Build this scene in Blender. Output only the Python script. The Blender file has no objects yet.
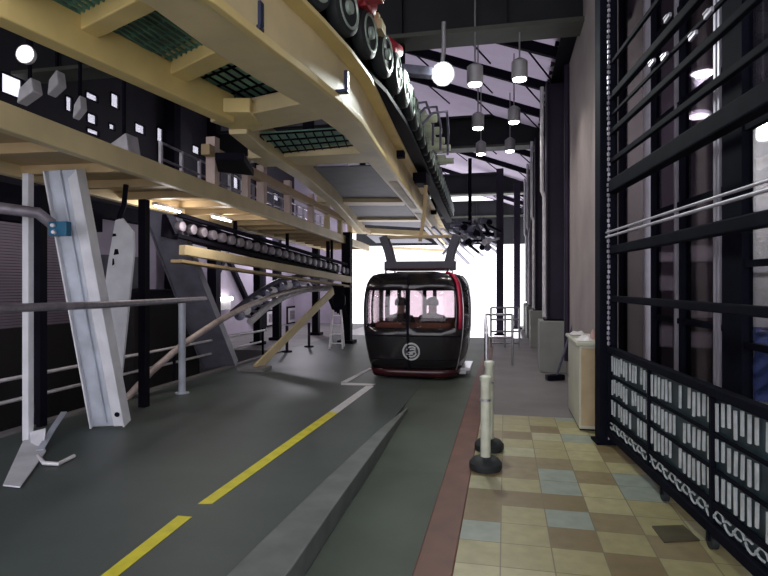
import bpy, bmesh, math, random
from mathutils import Vector, Matrix
random.seed(7)
SC = bpy.context.scene
COL = SC.collection
V = Vector
# ------------------------------------------------------------------ camera frame
YAW = math.radians(12.2); F = 560.0; CX, HY, CH = 384.0, 284.0, 1.6
FWD = V((-math.sin(YAW), math.cos(YAW), 0)); RGT = V((math.cos(YAW), math.sin(YAW), 0)); UP = V((0, 0, 1))
CAM = V((0, 0, CH))
def ray(px, py): return FWD + RGT*((px-CX)/F) + UP*((HY-py)/F)
def at_d(px, py, d): return CAM + ray(px, py)*d
def at_z(px, py, z=0.0): return at_d(px, py, F*(z-CH)/(HY-py))
def at_x(px, py, X):
    r = ray(px, py); return CAM + r*(X/r.x)
def at_y(px, py, Y):
    r = ray(px, py); return CAM + r*(Y/r.y)

# ------------------------------------------------------------------ materials
def mat(name, col, rough=.6, metal=0.0, var=.12, scale=6.0, bump=0.0, spec=.5, detail=4):
    m = bpy.data.materials.new(name); m.use_nodes = True
    nt = m.node_tree; b = nt.nodes['Principled BSDF']
    b.inputs['Roughness'].default_value = rough; b.inputs['Metallic'].default_value = metal
    b.inputs['Specular IOR Level'].default_value = spec
    tc = nt.nodes.new('ShaderNodeTexCoord'); nz = nt.nodes.new('ShaderNodeTexNoise')
    nz.inputs['Scale'].default_value = scale; nz.inputs['Detail'].default_value = detail
    nt.links.new(tc.outputs['Object'], nz.inputs['Vector'])
    rp = nt.nodes.new('ShaderNodeValToRGB')
    rp.color_ramp.elements[0].position = .3; rp.color_ramp.elements[1].position = .7
    rp.color_ramp.elements[0].color = [c*(1-var) for c in col]+[1]
    rp.color_ramp.elements[1].color = [min(1, c*(1+var)) for c in col]+[1]
    nt.links.new(nz.outputs['Fac'], rp.inputs['Fac']); nt.links.new(rp.outputs['Color'], b.inputs['Base Color'])
    if bump:
        bp = nt.nodes.new('ShaderNodeBump'); bp.inputs['Strength'].default_value = bump
        bp.inputs['Distance'].default_value = .02
        nt.links.new(nz.outputs['Fac'], bp.inputs['Height']); nt.links.new(bp.outputs['Normal'], b.inputs['Normal'])
    return m
def emit(name, col, st):
    m = bpy.data.materials.new(name); m.use_nodes = True
    b = m.node_tree.nodes['Principled BSDF']
    b.inputs['Base Color'].default_value = (*col, 1)
    b.inputs['Emission Color'].default_value = (*col, 1); b.inputs['Emission Strength'].default_value = st
    return m
def glass(name, tint, refl=.08):
    m = bpy.data.materials.new(name); m.use_nodes = True
    nt = m.node_tree; nt.nodes.remove(nt.nodes['Principled BSDF'])
    out = nt.nodes['Material Output']
    tr = nt.nodes.new('ShaderNodeBsdfTransparent'); tr.inputs['Color'].default_value = (*tint, 1)
    gl = nt.nodes.new('ShaderNodeBsdfGlossy'); gl.inputs['Roughness'].default_value = .03
    lw = nt.nodes.new('ShaderNodeLayerWeight'); lw.inputs['Blend'].default_value = .25
    ma = nt.nodes.new('ShaderNodeMath'); ma.operation = 'MULTIPLY_ADD'
    ma.inputs[1].default_value = .6; ma.inputs[2].default_value = refl; ma.use_clamp = True
    nt.links.new(lw.outputs['Fresnel'], ma.inputs[0])
    mx = nt.nodes.new('ShaderNodeMixShader')
    nt.links.new(ma.outputs[0], mx.inputs['Fac']); nt.links.new(tr.outputs[0], mx.inputs[1]); nt.links.new(gl.outputs[0], mx.inputs[2])
    nt.links.new(mx.outputs[0], out.inputs['Surface'])
    return m
def tile_mat():
    m = bpy.data.materials.new('platform_tiles'); m.use_nodes = True
    nt = m.node_tree; N = nt.nodes; L = nt.links; b = N['Principled BSDF']
    tc = N.new('ShaderNodeTexCoord')
    mp = N.new('ShaderNodeMapping'); mp.inputs['Scale'].default_value = (1/.3, 1/.3, 1); mp.inputs['Location'].default_value = (23.1, 7.22, 0)
    L.new(tc.outputs['Object'], mp.inputs['Vector'])
    sn = N.new('ShaderNodeVectorMath'); sn.operation = 'FLOOR'; L.new(mp.outputs[0], sn.inputs[0])
    wn = N.new('ShaderNodeTexWhiteNoise'); wn.noise_dimensions = '2D'; L.new(sn.outputs[0], wn.inputs['Vector'])
    rp = N.new('ShaderNodeValToRGB'); cr = rp.color_ramp; cr.interpolation = 'CONSTANT'
    cols = [(0, (.40, .36, .18)), (.3, (.47, .43, .23)), (.45, (.24, .18, .085)), (.60, (.32, .37, .31)), (.78, (.45, .43, .26)), (.9, (.29, .23, .12))]
    cr.elements[0].position = 0; cr.elements[0].color = (*cols[0][1], 1); cr.elements[1].position = cols[1][0]; cr.elements[1].color = (*cols[1][1], 1)
    for p, c in cols[2:]:
        e = cr.elements.new(p); e.color = (*c, 1)
    L.new(wn.outputs['Value'], rp.inputs['Fac'])
    nz = N.new('ShaderNodeTexNoise'); nz.inputs['Scale'].default_value = 9; nz.inputs['Detail'].default_value = 5
    L.new(tc.outputs['Object'], nz.inputs['Vector'])
    mr = N.new('ShaderNodeMapRange'); mr.inputs['From Min'].default_value = .3; mr.inputs['From Max'].default_value = .7
    mr.inputs['To Min'].default_value = .86; mr.inputs['To Max'].default_value = 1.1
    L.new(nz.outputs['Fac'], mr.inputs['Value'])
    fr = N.new('ShaderNodeVectorMath'); fr.operation = 'FRACTION'; L.new(mp.outputs[0], fr.inputs[0])
    sx = N.new('ShaderNodeSeparateXYZ'); L.new(fr.outputs[0], sx.inputs[0])
    mn = N.new('ShaderNodeMath'); mn.operation = 'MINIMUM'; L.new(sx.outputs['X'], mn.inputs[0]); L.new(sx.outputs['Y'], mn.inputs[1])
    gt = N.new('ShaderNodeMath'); gt.operation = 'LESS_THAN'; gt.inputs[1].default_value = .025; L.new(mn.outputs[0], gt.inputs[0])
    mul = N.new('ShaderNodeMix'); mul.data_type = 'RGBA'; mul.blend_type = 'MULTIPLY'; mul.inputs['Factor'].default_value = 1
    L.new(rp.outputs['Color'], mul.inputs['A']); L.new(mr.outputs[0], mul.inputs['B'])
    mx = N.new('ShaderNodeMix'); mx.data_type = 'RGBA'; L.new(gt.outputs[0], mx.inputs['Factor'])
    L.new(mul.outputs['Result'], mx.inputs['A']); mx.inputs['B'].default_value = (.2, .17, .1, 1)
    L.new(mx.outputs['Result'], b.inputs['Base Color']); b.inputs['Roughness'].default_value = .38
    return m
def sheet_mat(name, col):            # corrugated translucent roofing sheet
    m = mat(name, col, .6, 0, .1, 1.5)
    nt = m.node_tree; b = nt.nodes['Principled BSDF']; out = nt.nodes['Material Output']
    tl = nt.nodes.new('ShaderNodeBsdfTranslucent'); tl.inputs['Color'].default_value = (.30, .26, .33, 1)
    mx = nt.nodes.new('ShaderNodeMixShader'); mx.inputs['Fac'].default_value = .35
    nt.links.new(b.outputs[0], mx.inputs[1]); nt.links.new(tl.outputs[0], mx.inputs[2]); nt.links.new(mx.outputs[0], out.inputs['Surface'])
    return m

M = dict(
    yellow=mat('yellow_painted_steel', (.70, .55, .23), .45, 0, .1, 2.5),
    cream=mat('cream_painted_steel', (.64, .53, .30), .5, 0, .12, 2.0),
    tan=mat('tan_painted_deck', (.46, .34, .18), .6, 0, .18, 1.5),
    pinkish=mat('dusty_pink_steel', (.60, .47, .42), .55, 0, .15, 3),
    grating=mat('teal_grating', (.10, .23, .19), .5, .1, .35, 5),
    teal_light=mat('painted_teal_light', (.24, .46, .37), .5, 0, .2, 6),  # pale teal stands in for light seen through the gratings
    pinkb=mat('pink_plastic', (.55, .35, .33), .5, 0, .1, 6),
    tray=mat('grey_tray', (.085, .085, .11), .6, 0, .15, 4),
    rubber=mat('black_rubber', (.018, .022, .024), .65, 0, .2, 20),
    rim=mat('pale_green_rim', (.42, .52, .45), .35, .3, .15, 10),
    red=mat('red_motor_paint', (.42, .03, .045), .4, 0, .1, 5),
    palegreen=mat('pale_green_cover', (.68, .76, .55), .5, 0, .1, 5),
    dark=mat('near_black_steel', (.008, .007, .013), .7, .0, .2, 4, 0, .05),
    gateblk=mat('gate_black_paint', (.007, .008, .014), .7, .0, .2, 6, 0, .03),
    girder=mat('dark_girder_paint', (.016, .017, .020), .6, 0, .2, 1.5, 0, .2),
    girderlip=mat('olive_girder_flange', (.06, .065, .05), .6, .1, .2, 1.5),
    purple=mat('dark_purple_steel', (.028, .020, .042), .55, 0, .2, 3, 0, .25),
    wallr=mat('dusty_concrete', (.36, .31, .31), .85, 0, .14, 1.6, .2),
    walll=mat('lavender_cladding', (.42, .37, .46), .8, 0, .15, 1.2),
    walld=mat('dark_cladding', (.014, .012, .020), .8, 0, .2, 1.2),
    floor=mat('worn_grey_green_floor', (.076, .096, .090), .5, 0, .2, .9, .05, .4, 8),
    lane=mat('mottled_lane_concrete', (.080, .102, .080), .55, 0, .22, 1.3, .08, .4, 8),
    kerb=mat('kerb_concrete', (.15, .165, .16), .6, 0, .2, 4, .15),
    plat=mat('grey_platform_concrete', (.20, .19, .195), .6, 0, .14, 1.6, .08),
    redstrip=mat('red_brown_edge_paint', (.15, .055, .035), .55, 0, .2, 4),
    pit=mat('pit_black', (.008, .007, .009), .9, 0, .3, 2),
    yline=mat('yellow_line_paint', (.74, .66, .03), .5, 0, .12, 9),
    wline=mat('white_line_paint', (.72, .72, .74), .5, 0, .1, 9),
    block=mat('pale_block_concrete', (.30, .31, .29), .8, 0, .12, 2.2, .1),
    wrap=mat('scuffed_pale_sheet', (.50, .54, .62), .5, .1, .2, 3.5, .3),
    wrapw=mat('white_torn_sheet', (.70, .71, .76), .55, 0, .12, 4, .3),
    wrapd=mat('dull_grey_sheet', (.15, .15, .19), .5, .2, .25, 3, .2),
    pipe=mat('grey_pipe_paint', (.24, .22, .26), .45, .3, .3, 9),
    palepipe=mat('pale_steel_pipe', (.72, .70, .74), .4, .1, .15, 8),
    brownpipe=mat('brownish_guide_pipe', (.44, .37, .35), .45, .2, .3, 6),
    blue=mat('blue_clamp_paint', (.02, .13, .24), .4, .1, .15, 9),
    navy=mat('navy_bracket', (.03, .04, .09), .45, .3, .15, 9),
    cabin=mat('gloss_black_cabin', (.012, .010, .012), .16, 0, .2, 3, 0, .6),
    cabinred=mat('dark_red_cabin', (.045, .006, .010), .2, 0, .15, 3),
    cabinstripe=mat('bright_red_pillar', (.55, .02, .07), .25, 0, .1, 5),
    seat=mat('rust_seat', (.30, .11, .06), .7, 0, .15, 8),
    hanger=mat('slate_hanger', (.05, .047, .066), .5, .1, .15, 6),
    emblem=mat('silver_white_emblem', (.66, .68, .68), .4, .1, .05, 8),
    skin=mat('skin', (.30, .17, .12), .6, 0, .08, 10),
    cloth=mat('dark_jacket', (.025, .02, .025), .9, 0, .2, 12),
    hair=mat('black_hair', (.01, .008, .008), .6, 0, .2, 30),
    lampwhite=mat('lamp_housing', (.34, .33, .35), .5, .2, .1, 8),
    cable=mat('grey_cable', (.22, .22, .23), .6, 0, .1, 9),
    stan=mat('ivory_green_post', (.62, .64, .52), .4, 0, .12, 10),
    steel=mat('stainless_tube', (.55, .55, .58), .28, .8, .1, 8),
    binside=mat('ivory_green_cabinet', (.52, .52, .42), .55, 0, .08, 3),
    binfront=mat('tan_cabinet_front', (.46, .36, .21), .6, 0, .14, 4),
    paper=mat('white_paper', (.78, .76, .76), .7, 0, .06, 12),
    panel=mat('teal_black_gate_sheet', (.020, .040, .052), .45, .1, .5, 7),
    balus=mat('pale_gate_baluster', (.60, .65, .67), .4, .2, .2, 14),
    mull=mat('pale_mullion', (.42, .40, .47), .4, .3, .15, 4),
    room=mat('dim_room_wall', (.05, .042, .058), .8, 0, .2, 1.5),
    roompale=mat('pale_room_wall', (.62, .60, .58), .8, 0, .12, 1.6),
    bluebag=mat('blue_sheet', (.06, .10, .30), .5, 0, .4, 5, .4),
    shutter=mat('mauve_shutter', (.20, .165, .22), .5, .2, .12, 2),
    plate=mat('shaded_olive_tile', (.09, .075, .04), .5, .2, .2, 10),
    mach=mat('blue_grey_machinery', (.17, .17, .24), .45, .4, .35, 8),
    frame=mat('white_frame', (.6, .58, .6), .5, 0, .1, 8),
    pict=mat('grey_picture', (.22, .2, .24), .4, 0, .6, 14),
    sheet=sheet_mat('lavender_roof_sheet', (.48, .43, .50)),
    tiles=tile_mat(),
    lamp=emit('lamp_glow', (1, .97, .92), 14.0),
    flood=emit('flood_glow', (.93, 1, .97), 30.0),
    tube=emit('tube_glow', (1, .93, .9), 9.0),
    glass=glass('clear_tinted_glass', (.84, .79, .81), .05),
    darkglass=glass('smoked_glass', (.50, .46, .53), .10),
    winglass=glass('window_glass', (.8, .8, .84), .06),
)

# ------------------------------------------------------------------ mesh builder
class MB:
    def __init__(s): s.v = []; s.f = []; s.m = []; s.sm = []
    def add(s, vs, fs, mi=0, smooth=False):
        o = len(s.v); s.v += [tuple(p) for p in vs]
        for f in fs: s.f.append([o+i for i in f]); s.m.append(mi); s.sm.append(smooth)
    def box(s, c, size, rot=None, mi=0):
        hx, hy, hz = size[0]/2, size[1]/2, size[2]/2; c = V(c)
        vs = [V((x*hx, y*hy, z*hz)) for x in (-1, 1) for y in (-1, 1) for z in (-1, 1)]
        if rot is not None:
            R = rot if isinstance(rot, Matrix) else Matrix.Rotation(rot, 3, 'Z')
            vs = [R @ p for p in vs]
        s.add([p+c for p in vs], [(0, 1, 3, 2), (4, 6, 7, 5), (0, 4, 5, 1), (2, 3, 7, 6), (0, 2, 6, 4), (1, 5, 7, 3)], mi); return s
    def box2(s, a, b, mi=0):
        a, b = V(a), V(b); return s.box((a+b)/2, [abs(t) for t in (b-a)], None, mi)
    def sweep(s, pts, prof, mi=0, up=UP, smooth=False, closed=False):
        pts = [V(p) for p in pts]; n = len(pts); k = len(prof); vs = []
        for i, p in enumerate(pts):
            a = pts[i-1] if i else (pts[-1] if closed else p); b = pts[i+1] if i < n-1 else (pts[0] if closed else p)
            t1 = (p-a).normalized() if (p-a).length > 1e-7 else None; t2 = (b-p).normalized() if (b-p).length > 1e-7 else None
            t = ((t1 or t2)+(t2 or t1)).normalized()
            u = up if abs(t.dot(up)) < .98 else V((0, 1, 0))
            sd = t.cross(u).normalized(); w = sd.cross(t).normalized()
            c = 1.0
            if t1 and t2: c = 1/max(.5, math.sqrt((1+t1.dot(t2))/2))
            vs += [p+sd*(x*c)+w*y for x, y in prof]
        fs = []
        for i in range(n if closed else n-1):
            j = (i+1) % n
            for q in range(k): fs.append((i*k+q, i*k+(q+1) % k, j*k+(q+1) % k, j*k+q))
        if not closed:
            fs.append(tuple(range(k))[::-1]); fs.append(tuple((n-1)*k+q for q in range(k)))
        s.add(vs, fs, mi, smooth); return s
    def bar(s, a, b, w, h, mi=0, up=UP, base=False):   # rectangular bar; base=True: h measured upward from the path
        y0, y1 = (0, h) if base else (-h/2, h/2)
        return s.sweep([a, b], [(-w/2, y0), (w/2, y0), (w/2, y1), (-w/2, y1)], mi, up)
    def beam(s, pts, w, h, mi=0, base=True):
        y0, y1 = (0, h) if base else (-h/2, h/2)
        return s.sweep(pts, [(-w/2, y0), (w/2, y0), (w/2, y1), (-w/2, y1)], mi)
    def ibeam(s, a, b, w, h, t=.02, mi=0, up=UP):      # I-section, centred
        pr = [(-w/2, -h/2), (w/2, -h/2), (w/2, -h/2+t), (t/2, -h/2+t), (t/2, h/2-t), (w/2, h/2-t), (w/2, h/2), (-w/2, h/2), (-w/2, h/2-t), (-t/2, h/2-t), (-t/2, -h/2+t), (-w/2, -h/2+t)]
        return s.sweep([a, b], pr, mi, up)
    def tube(s, pts, r, mi=0, n=10, closed=False):
        return s.sweep(pts, [(r*math.cos(2*math.pi*i/n), r*math.sin(2*math.pi*i/n)) for i in range(n)], mi, UP, True, closed)
    def lathe(s, c, prof, axis=UP, n=20, mi=0):        # prof: (radius, height along axis)
        ax = V(axis).normalized(); u = ax.orthogonal().normalized(); w = ax.cross(u); c = V(c); vs = []; fs = []
        for r, h in prof:
            for i in range(n):
                a = 2*math.pi*i/n; vs.append(c+ax*h+(u*math.cos(a)+w*math.sin(a))*r)
        for j in range(len(prof)-1):
            for i in range(n): fs.append((j*n+i, j*n+(i+1) % n, (j+1)*n+(i+1) % n, (j+1)*n+i))
        fs.append(tuple(range(n))[::-1]); fs.append(tuple((len(prof)-1)*n+i for i in range(n)))
        s.add(vs, fs, mi, True); return s
    def quad(s, pts, th=0, mi=0):
        pts = [V(p) for p in pts]; n = len(pts)
        if not th: s.add(pts, [tuple(range(n))], mi); return s
        vs = pts+[p+UP*th for p in pts]
        s.add(vs, [tuple(range(n))[::-1], tuple(range(n, 2*n))]+[(i, (i+1) % n, n+(i+1) % n, n+i) for i in range(n)], mi); return s
    def slab(s, pts, nrm, th, mi=0):                   # polygon extruded along nrm
        pts = [V(p) for p in pts]; n = len(pts); e = V(nrm)*th
        vs = pts+[p+e for p in pts]
        s.add(vs, [tuple(range(n))[::-1], tuple(range(n, 2*n))]+[(i, (i+1) % n, n+(i+1) % n, n+i) for i in range(n)], mi); return s
    def build(s, name, mats, parent=None, bevel=0, smooth=None):
        me = bpy.data.meshes.new(name)
        off = parent.matrix_world.translation if False else V((0, 0, 0))
        me.from_pydata(s.v, [], s.f)
        for mm in (mats if isinstance(mats, (list, tuple)) else [mats]): me.materials.append(M[mm] if isinstance(mm, str) else mm)
        for p, mi, sm in zip(me.polygons, s.m, s.sm): p.material_index = mi; p.use_smooth = sm
        bm = bmesh.new(); bm.from_mesh(me); bmesh.ops.recalc_face_normals(bm, faces=bm.faces[:]); bm.to_mesh(me); bm.free()
        if any(s.sm):
            try: me.set_sharp_from_angle(angle=math.radians(40))
            except Exception: pass
        o = bpy.data.objects.new(name, me); COL.objects.link(o)
        if parent is not None:
            o.parent = parent; o.matrix_parent_inverse = Matrix.Translation(-ORG.get(parent.name, V((0, 0, 0))))
        if bevel:
            b = o.modifiers.new('edge', 'BEVEL'); b.width = bevel; b.segments = 2; b.limit_method = 'ANGLE'; b.harden_normals = False
        return o
ORG = {}                                               # world origin of every Empty (parts are written in world coordinates)
def tag(o, label, cat, group=None):
    o['label'] = label; o['category'] = cat
    if group: o['group'] = group
    return o
def thing(name, label, cat, loc=(0, 0, 0), group=None):
    o = bpy.data.objects.new(name, None); COL.objects.link(o); o.location = loc; o.empty_display_size = .2
    ORG[o.name] = V(loc); return tag(o, label, cat, group)
def lab(o, text): o['label'] = text; return o
def single(mb, name, mats, label, cat, group=None, bevel=0):
    return tag(mb.build(name, mats, None, bevel), label, cat, group)
def struct(mb, name, mats, bevel=0):
    o = mb.build(name, mats, None, bevel); o['kind'] = 'structure'; return o
def dup(root, delta, label=None):
    r = root.copy(); COL.objects.link(r); r.location = V(root.location)+V(delta)
    if label: r['label'] = label
    for ch in list(root.children):
        c = ch.copy(); COL.objects.link(c); c.parent = r
        for g in list(ch.children):
            d = g.copy(); COL.objects.link(d); d.parent = c
    return r

# ================================================================== SETTING
HALL_END = 31.0
WALLX = 1.06
# floors -------------------------------------------------------------
struct(MB().box2((-5.2, -4, -.6), (-1.3, 17, 0)), 'floor', 'floor')
struct(MB().beam([(-.9, -4, -.6), (-.9, 5.2, -.6), (-.9, 7.6, -.455), (-.9, 17, -.455)], .8, .45), 'floor_lane', 'lane')
struct(MB().box2((-.28, -4, -.6), (4.5, 7.0, 0)), 'floor_platform_tiles', 'tiles')
struct(MB().box2((-.28, 7.0, -.6), (.5, 17, 0)).box2((.5, 7.0, -.6), (1.6, 22, 0)), 'floor_platform', 'plat')
struct(MB().box2((-.5, -4, -.6), (-.28, 17, .004)), 'trim_1', 'redstrip', .01)
struct(MB().box2((-8.6, -4, -1.3), (-5.2, 12.6, -1.2)), 'floor_pit', 'pit')
struct(MB().box2((-8.6, 12.6, -1.3), (-5.2, 22, 0)), 'floor_back', 'plat')
struct(MB().box2((-8.3, 30.85, 3.75), (1.45, 31.0, 5.3)), 'wall_header', 'girder')
struct(MB().box2((-5.24, -4, -1.2), (-5.12, 12.6, .03)), 'trim_2', 'plat')
# kerb between the floor and the lane: tapers off towards the cabin
kb = MB()
kL = [(-1.45, -3), (-1.45, 2.9), (-1.40, 4.2), (-1.32, 5.8), (-1.235, 7.1)]
kR = [(-1.13, -3), (-1.14, 2.9), (-1.17, 3.9), (-1.20, 5.6), (-1.215, 7.1)]
vs = []; fs = []
for (a, b) in zip(kL, kR):
    z = .05 if a[1] < 6.9 else .012
    vs += [(a[0]-.03, a[1], -.02), (a[0], a[1], z), (b[0], b[1], z), (b[0]-.03, b[1], -.16)]
for i in range(len(kL)-1):
    for q in range(4): fs.append((i*4+q, i*4+(q+1) % 4, (i+1)*4+(q+1) % 4, (i+1)*4+q))
fs += [(3, 2, 1, 0), tuple((len(kL)-1)*4+q for q in range(4))]
kb.add(vs, fs)
struct(kb, 'trim_3', 'kerb', .012)
# painted lines (thin paint films lying on the floor)
def line(name, quadpx, m):
    mb = MB(); mb.quad([at_z(x, y, .001) for x, y in quadpx], .003); struct(mb, name, m)
line('trim_4', [(96, 580), (113, 580), (192, 517), (178, 516)], 'yline')
line('trim_5', [(198, 504), (212, 504), (338, 413), (329, 412)], 'yline')
line('trim_6', [(329, 412), (338, 413), (374, 386), (366, 386)], 'wline')
line('trim_7', [(341, 382.6), (341, 385), (372, 385.6), (376, 384)], 'wline')
line('trim_8', [(341, 382.2), (347, 382.4), (373, 368), (369, 368)], 'wline')

# walls ----------------------------------------------------------------
struct(MB().box2((WALLX, 6.15, 0), (WALLX+.08, 10.35, 5.6)), 'wall_right', 'wallr')
struct(MB().box2((1.3, 10.35, 0), (1.5, 22, 5.6)), 'wall_right_far', 'walld')
# left wall, built round its openings (clerestory windows and a few low ones)
LX = -8.5
wins = []
for px, py, w_, h_ in ((12, 86, 22, 20), (45, 66, 13, 16), (48, 78, 12, 6), (68, 58, 12, 9), (69, 104, 8, 15), (92, 97, 15, 7), (115, 101, 11, 14), (92, 119, 12, 10), (93, 132, 15, 5), (112, 127, 8, 6), (140, 129, 14, 9),
                       (160, 135, 9, 14), (176, 143, 10, 8), (196, 150, 12, 8), (236, 182, 10, 14), (276, 197, 12, 7), (302, 210, 9, 8)):
    c = at_x(px, py, LX); d_ = (c-CAM).dot(FWD); hw = w_/F*d_/2*1.12; hh = h_/F*d_/2
    wins.append((c.y-hw, c.y+hw, c.z-hh, c.z+hh))
ys = sorted({-4.0, 22.0, 12.5} | {w for a in wins for w in a[:2]}); zs = sorted({-1.3, 3.3, 7.2} | {w for a in wins for w in a[2:]})
wl = MB()
for i in range(len(ys)-1):
    for j in range(len(zs)-1):
        yc, zc = (ys[i]+ys[i+1])/2, (zs[j]+zs[j+1])/2
        if any(a < yc < b and c < zc < d for a, b, c, d in wins): continue
        wl.box2((LX-.05, ys[i], zs[j]), (LX, ys[i+1], zs[j+1]), 1 if zc > 3.3 else 0)
struct(wl, 'wall_left', ['walll', 'walld'])
for k, (a, b, c, d) in enumerate(wins):
    fr = MB()
    for (p, q) in (((a, c), (b, c)), ((b, c), (b, d)), ((b, d), (a, d)), ((a, d), (a, c))):
        fr.bar((LX+.0, p[0], p[1]), (LX+.0, q[0], q[1]), .025, .025)
    if b-a > .5: fr.bar((LX, (a+b)/2, c), (LX, (a+b)/2, d), .02, .02)
    w = struct(fr, 'window_%d' % (k+1), 'dark')
    p = MB().box2((LX-.04, a, c), (LX-.035, b, d)).build('pane', 'winglass', w)
# dark upper cladding band and frame members along the left wall
ub = MB()
for y in (1, 12.9, 15, 18.2):
    ub.box((LX+.16, y, 3.0), (.28, .28, 8.4))
ub.box2((LX+.02, -4, 3.0), (LX+.3, 12.5, 3.3))
struct(ub, 'trim_9', 'dark')
# back of the hall on the far left: wall return with the bright mouth next to it
struct(MB().box2((LX, 21.8, 0), (-6.3, 22.1, 7.2)), 'wall_back', 'walll')
# ceiling ----------------------------------------------------------------
def roof_z(x): return 5.6+(1.0-x)*.36
rf = MB()
n = 74; x0, x1 = -3.4, 1.5
cols = []
Ys = [8.4+i*.11 for i in range(int((HALL_END-8.4)/.11)+1)]
vs = []; fs = []
for i, y in enumerate(Ys):
    dz = .06*math.sin(i*math.pi/2)
    vs += [(x0, y, roof_z(x0)+dz), (x1, y, roof_z(x1)+dz)]
for i in range(len(Ys)-1): fs.append((2*i, 2*i+1, 2*i+3, 2*i+2))
rf.add(vs, fs)
struct(rf, 'ceiling_sheets', 'sheet')
cl = MB()
cl.box2((LX-.3, -4, 7.2), (x0+.1, HALL_END, 7.35))
cl.slab([(x0, -4, roof_z(x0)), (1.5, -4, roof_z(1.5)), (1.5, 8.4, roof_z(1.5)), (x0, 8.4, roof_z(x0))], UP, .1)
struct(cl, 'ceiling', 'girder')
# cross girders
for k, y in enumerate((8.3, 15.2, 23.0, 30.6)):
    g = MB(); zb = 5.2
    g.box2((-8.3, y-.1, zb+.06), (1.45, y+.1, 6.02)); g.box2((-8.3, y-.25, zb), (1.45, y+.25, zb+.06), 1); g.box2((-8.3, y-.25, 6.0), (1.45, y+.25, 6.06))
    for x in (-6, -4.5, -3, -1.5, 0): g.box2((x-.02, y-.22, zb+.06), (x+.02, y+.22, 6.0))
    o = struct(g, 'trim_%d' % (10+k), ['girder', 'girderlip'])
# purlins/truss chords following the roof slope + thin braces
for k, y in enumerate((9.9, 11.6, 13.4, 17.6, 20.3, 25.5, 28)):
    g = MB(); a = V((-3.3, y, roof_z(-3.3)-.14)); b = V((1.2, y, roof_z(1.2)-.14))
    g.bar(a, b, .1, .17)
    for q in range(4):
        p = a.lerp(b, q/4+.05); g.tube([p, p+V((.55, 1.1, -.26))], .018, 0, 6)
    struct(g, 'trim_%d' % (14+k), 'dark')
# roof edge beam on the right and longitudinal steel
struct(MB().ibeam((.95, 8.3, 5.5), (.95, HALL_END, 5.5), .25, .35, .03), 'trim_21', 'dark')

# ------------------------------------------------------------------ right: columns on concrete blocks
def x_plane_col(y, k, order):
    bw = .56
    b = thing('column_base', 'pale concrete column base block, %s from the cabinet' % order, 'concrete block', (.9, y+.35, 0), 'column base blocks')
    MB().box2((.62, y, 0), (1.27, y+.75, .93)).build('block', 'block', b, .015)
    c = thing('steel_column', 'dark steel column standing on the %s concrete block from the cabinet' % order, 'column', (.9, y+.35, .93), 'dark columns along the platform')
    MB().ibeam((.92, y+.35, .945), (.92, y+.35, 5.33), .36, .36, .03, 0, V((1, 0, 0))).build('shaft', 'purple', c)
    MB().box2((.70, y+.13, .93), (1.14, y+.57, .95)).build('base_plate', 'dark', c)
    MB().tube([(.70, y+.12, 1.0), (.70, y+.12, 3.2), (.66, y+.12, 3.3), (.66, y+.12, 5.2)], .035).build('slim_tube', 'palepipe', c)  # pale tube added for the bright light edge beside the column
for k, (y, o) in enumerate(((10.5, 'first'), (14.5, 'second'), (17.2, 'third'), (19.6, 'fourth'))): x_plane_col(y, k, o)
# mouth columns in front of the bright opening
for px, py, d, lb in ((500, 330, 17.5, 'dark slim column at the platform end, before the bright opening'),
                      (517, 325, 20.0, 'dark column against the glare beside the platform end wall')):
    p = at_d(px, py, d); p.z = 0
    c = thing('steel_column', lb, 'column', p)
    MB().box((p.x, p.y, 2.61), (.22, .22, 5.16)).build('shaft', 'purple', c); MB().box((p.x, p.y, .02), (.36, .36, .04)).build('base_plate', 'dark', c)
# wall pipe on the right wall
tp = MB(); tp.tube([(WALLX-.04, 9.9, .3), (WALLX-.04, 9.9, 5.3)], .045); single(tp, 'wall_pipe', 'purple', 'dark vertical pipe fixed on the dusty concrete wall', 'pipe')
tp = MB(); tp.tube([(WALLX-.03, 6.35, .02), (WALLX-.03, 6.35, 5.4)], .03); single(tp, 'wall_pipe', 'palepipe', 'pale vertical pipe on the concrete wall next to the gate post', 'pipe')

# ------------------------------------------------------------------ cabinet, papers, trolley handle
cb = thing('cabinet', 'narrow ivory cabinet with a tan front against the concrete wall', 'cabinet', (.93, 6.8, 0))
MB().box2((.79, 6.42, .02), (1.05, 7.5, .93)).build('body', 'binside', cb, .01)
MB().box2((.81, 6.395, .06), (1.04, 6.42, .9)).build('front_panel', 'binfront', cb, .008)
MB().box2((.76, 6.37, .93), (1.056, 7.54, .97)).build('top', 'binside', cb, .01)
MB().box2((.80, 6.45, 0), (1.04, 7.45, .03)).build('plinth', 'dark', cb)
for k, (x, y, s, r, lb) in enumerate(((.86, 6.6, .2, .3, 'crumpled white paper on the cabinet front edge'), (.93, 6.95, .17, -.4, 'white paper heap in the middle of the cabinet top'), (.88, 7.3, .2, .9, 'white paper at the far end of the cabinet top'))):
    mb = MB(); g = 5; vs = []; fs = []
    for i in range(g):
        for j in range(g):
            vs.append((x+(i/4-.5)*s*.9, y+(j/4-.5)*s*1.2, .975+random.random()*.05*(1 if 0 < i < 4 and 0 < j < 4 else .15)))
    for i in range(g-1):
        for j in range(g-1): fs.append((i*g+j, i*g+j+1, (i+1)*g+j+1, (i+1)*g+j))
    mb.add(vs, fs); o = single(mb, 'paper', 'paper', lb, 'paper', 'papers on the cabinet'); o.modifiers.new('s', 'SOLIDIFY').thickness = .003
mb = MB().lathe((.98, 6.75, .971), [(.03, 0), (.032, .06), (.013, .09), (.013, .11)]); single(mb, 'bottle', 'pinkb', 'small pink bottle standing on the cabinet', 'bottle')
tr = thing('floor_mop', 'dark wheeled mop leaning on the concrete wall behind the cabinet', 'mop', at_z(556, 374, 0))
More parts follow.
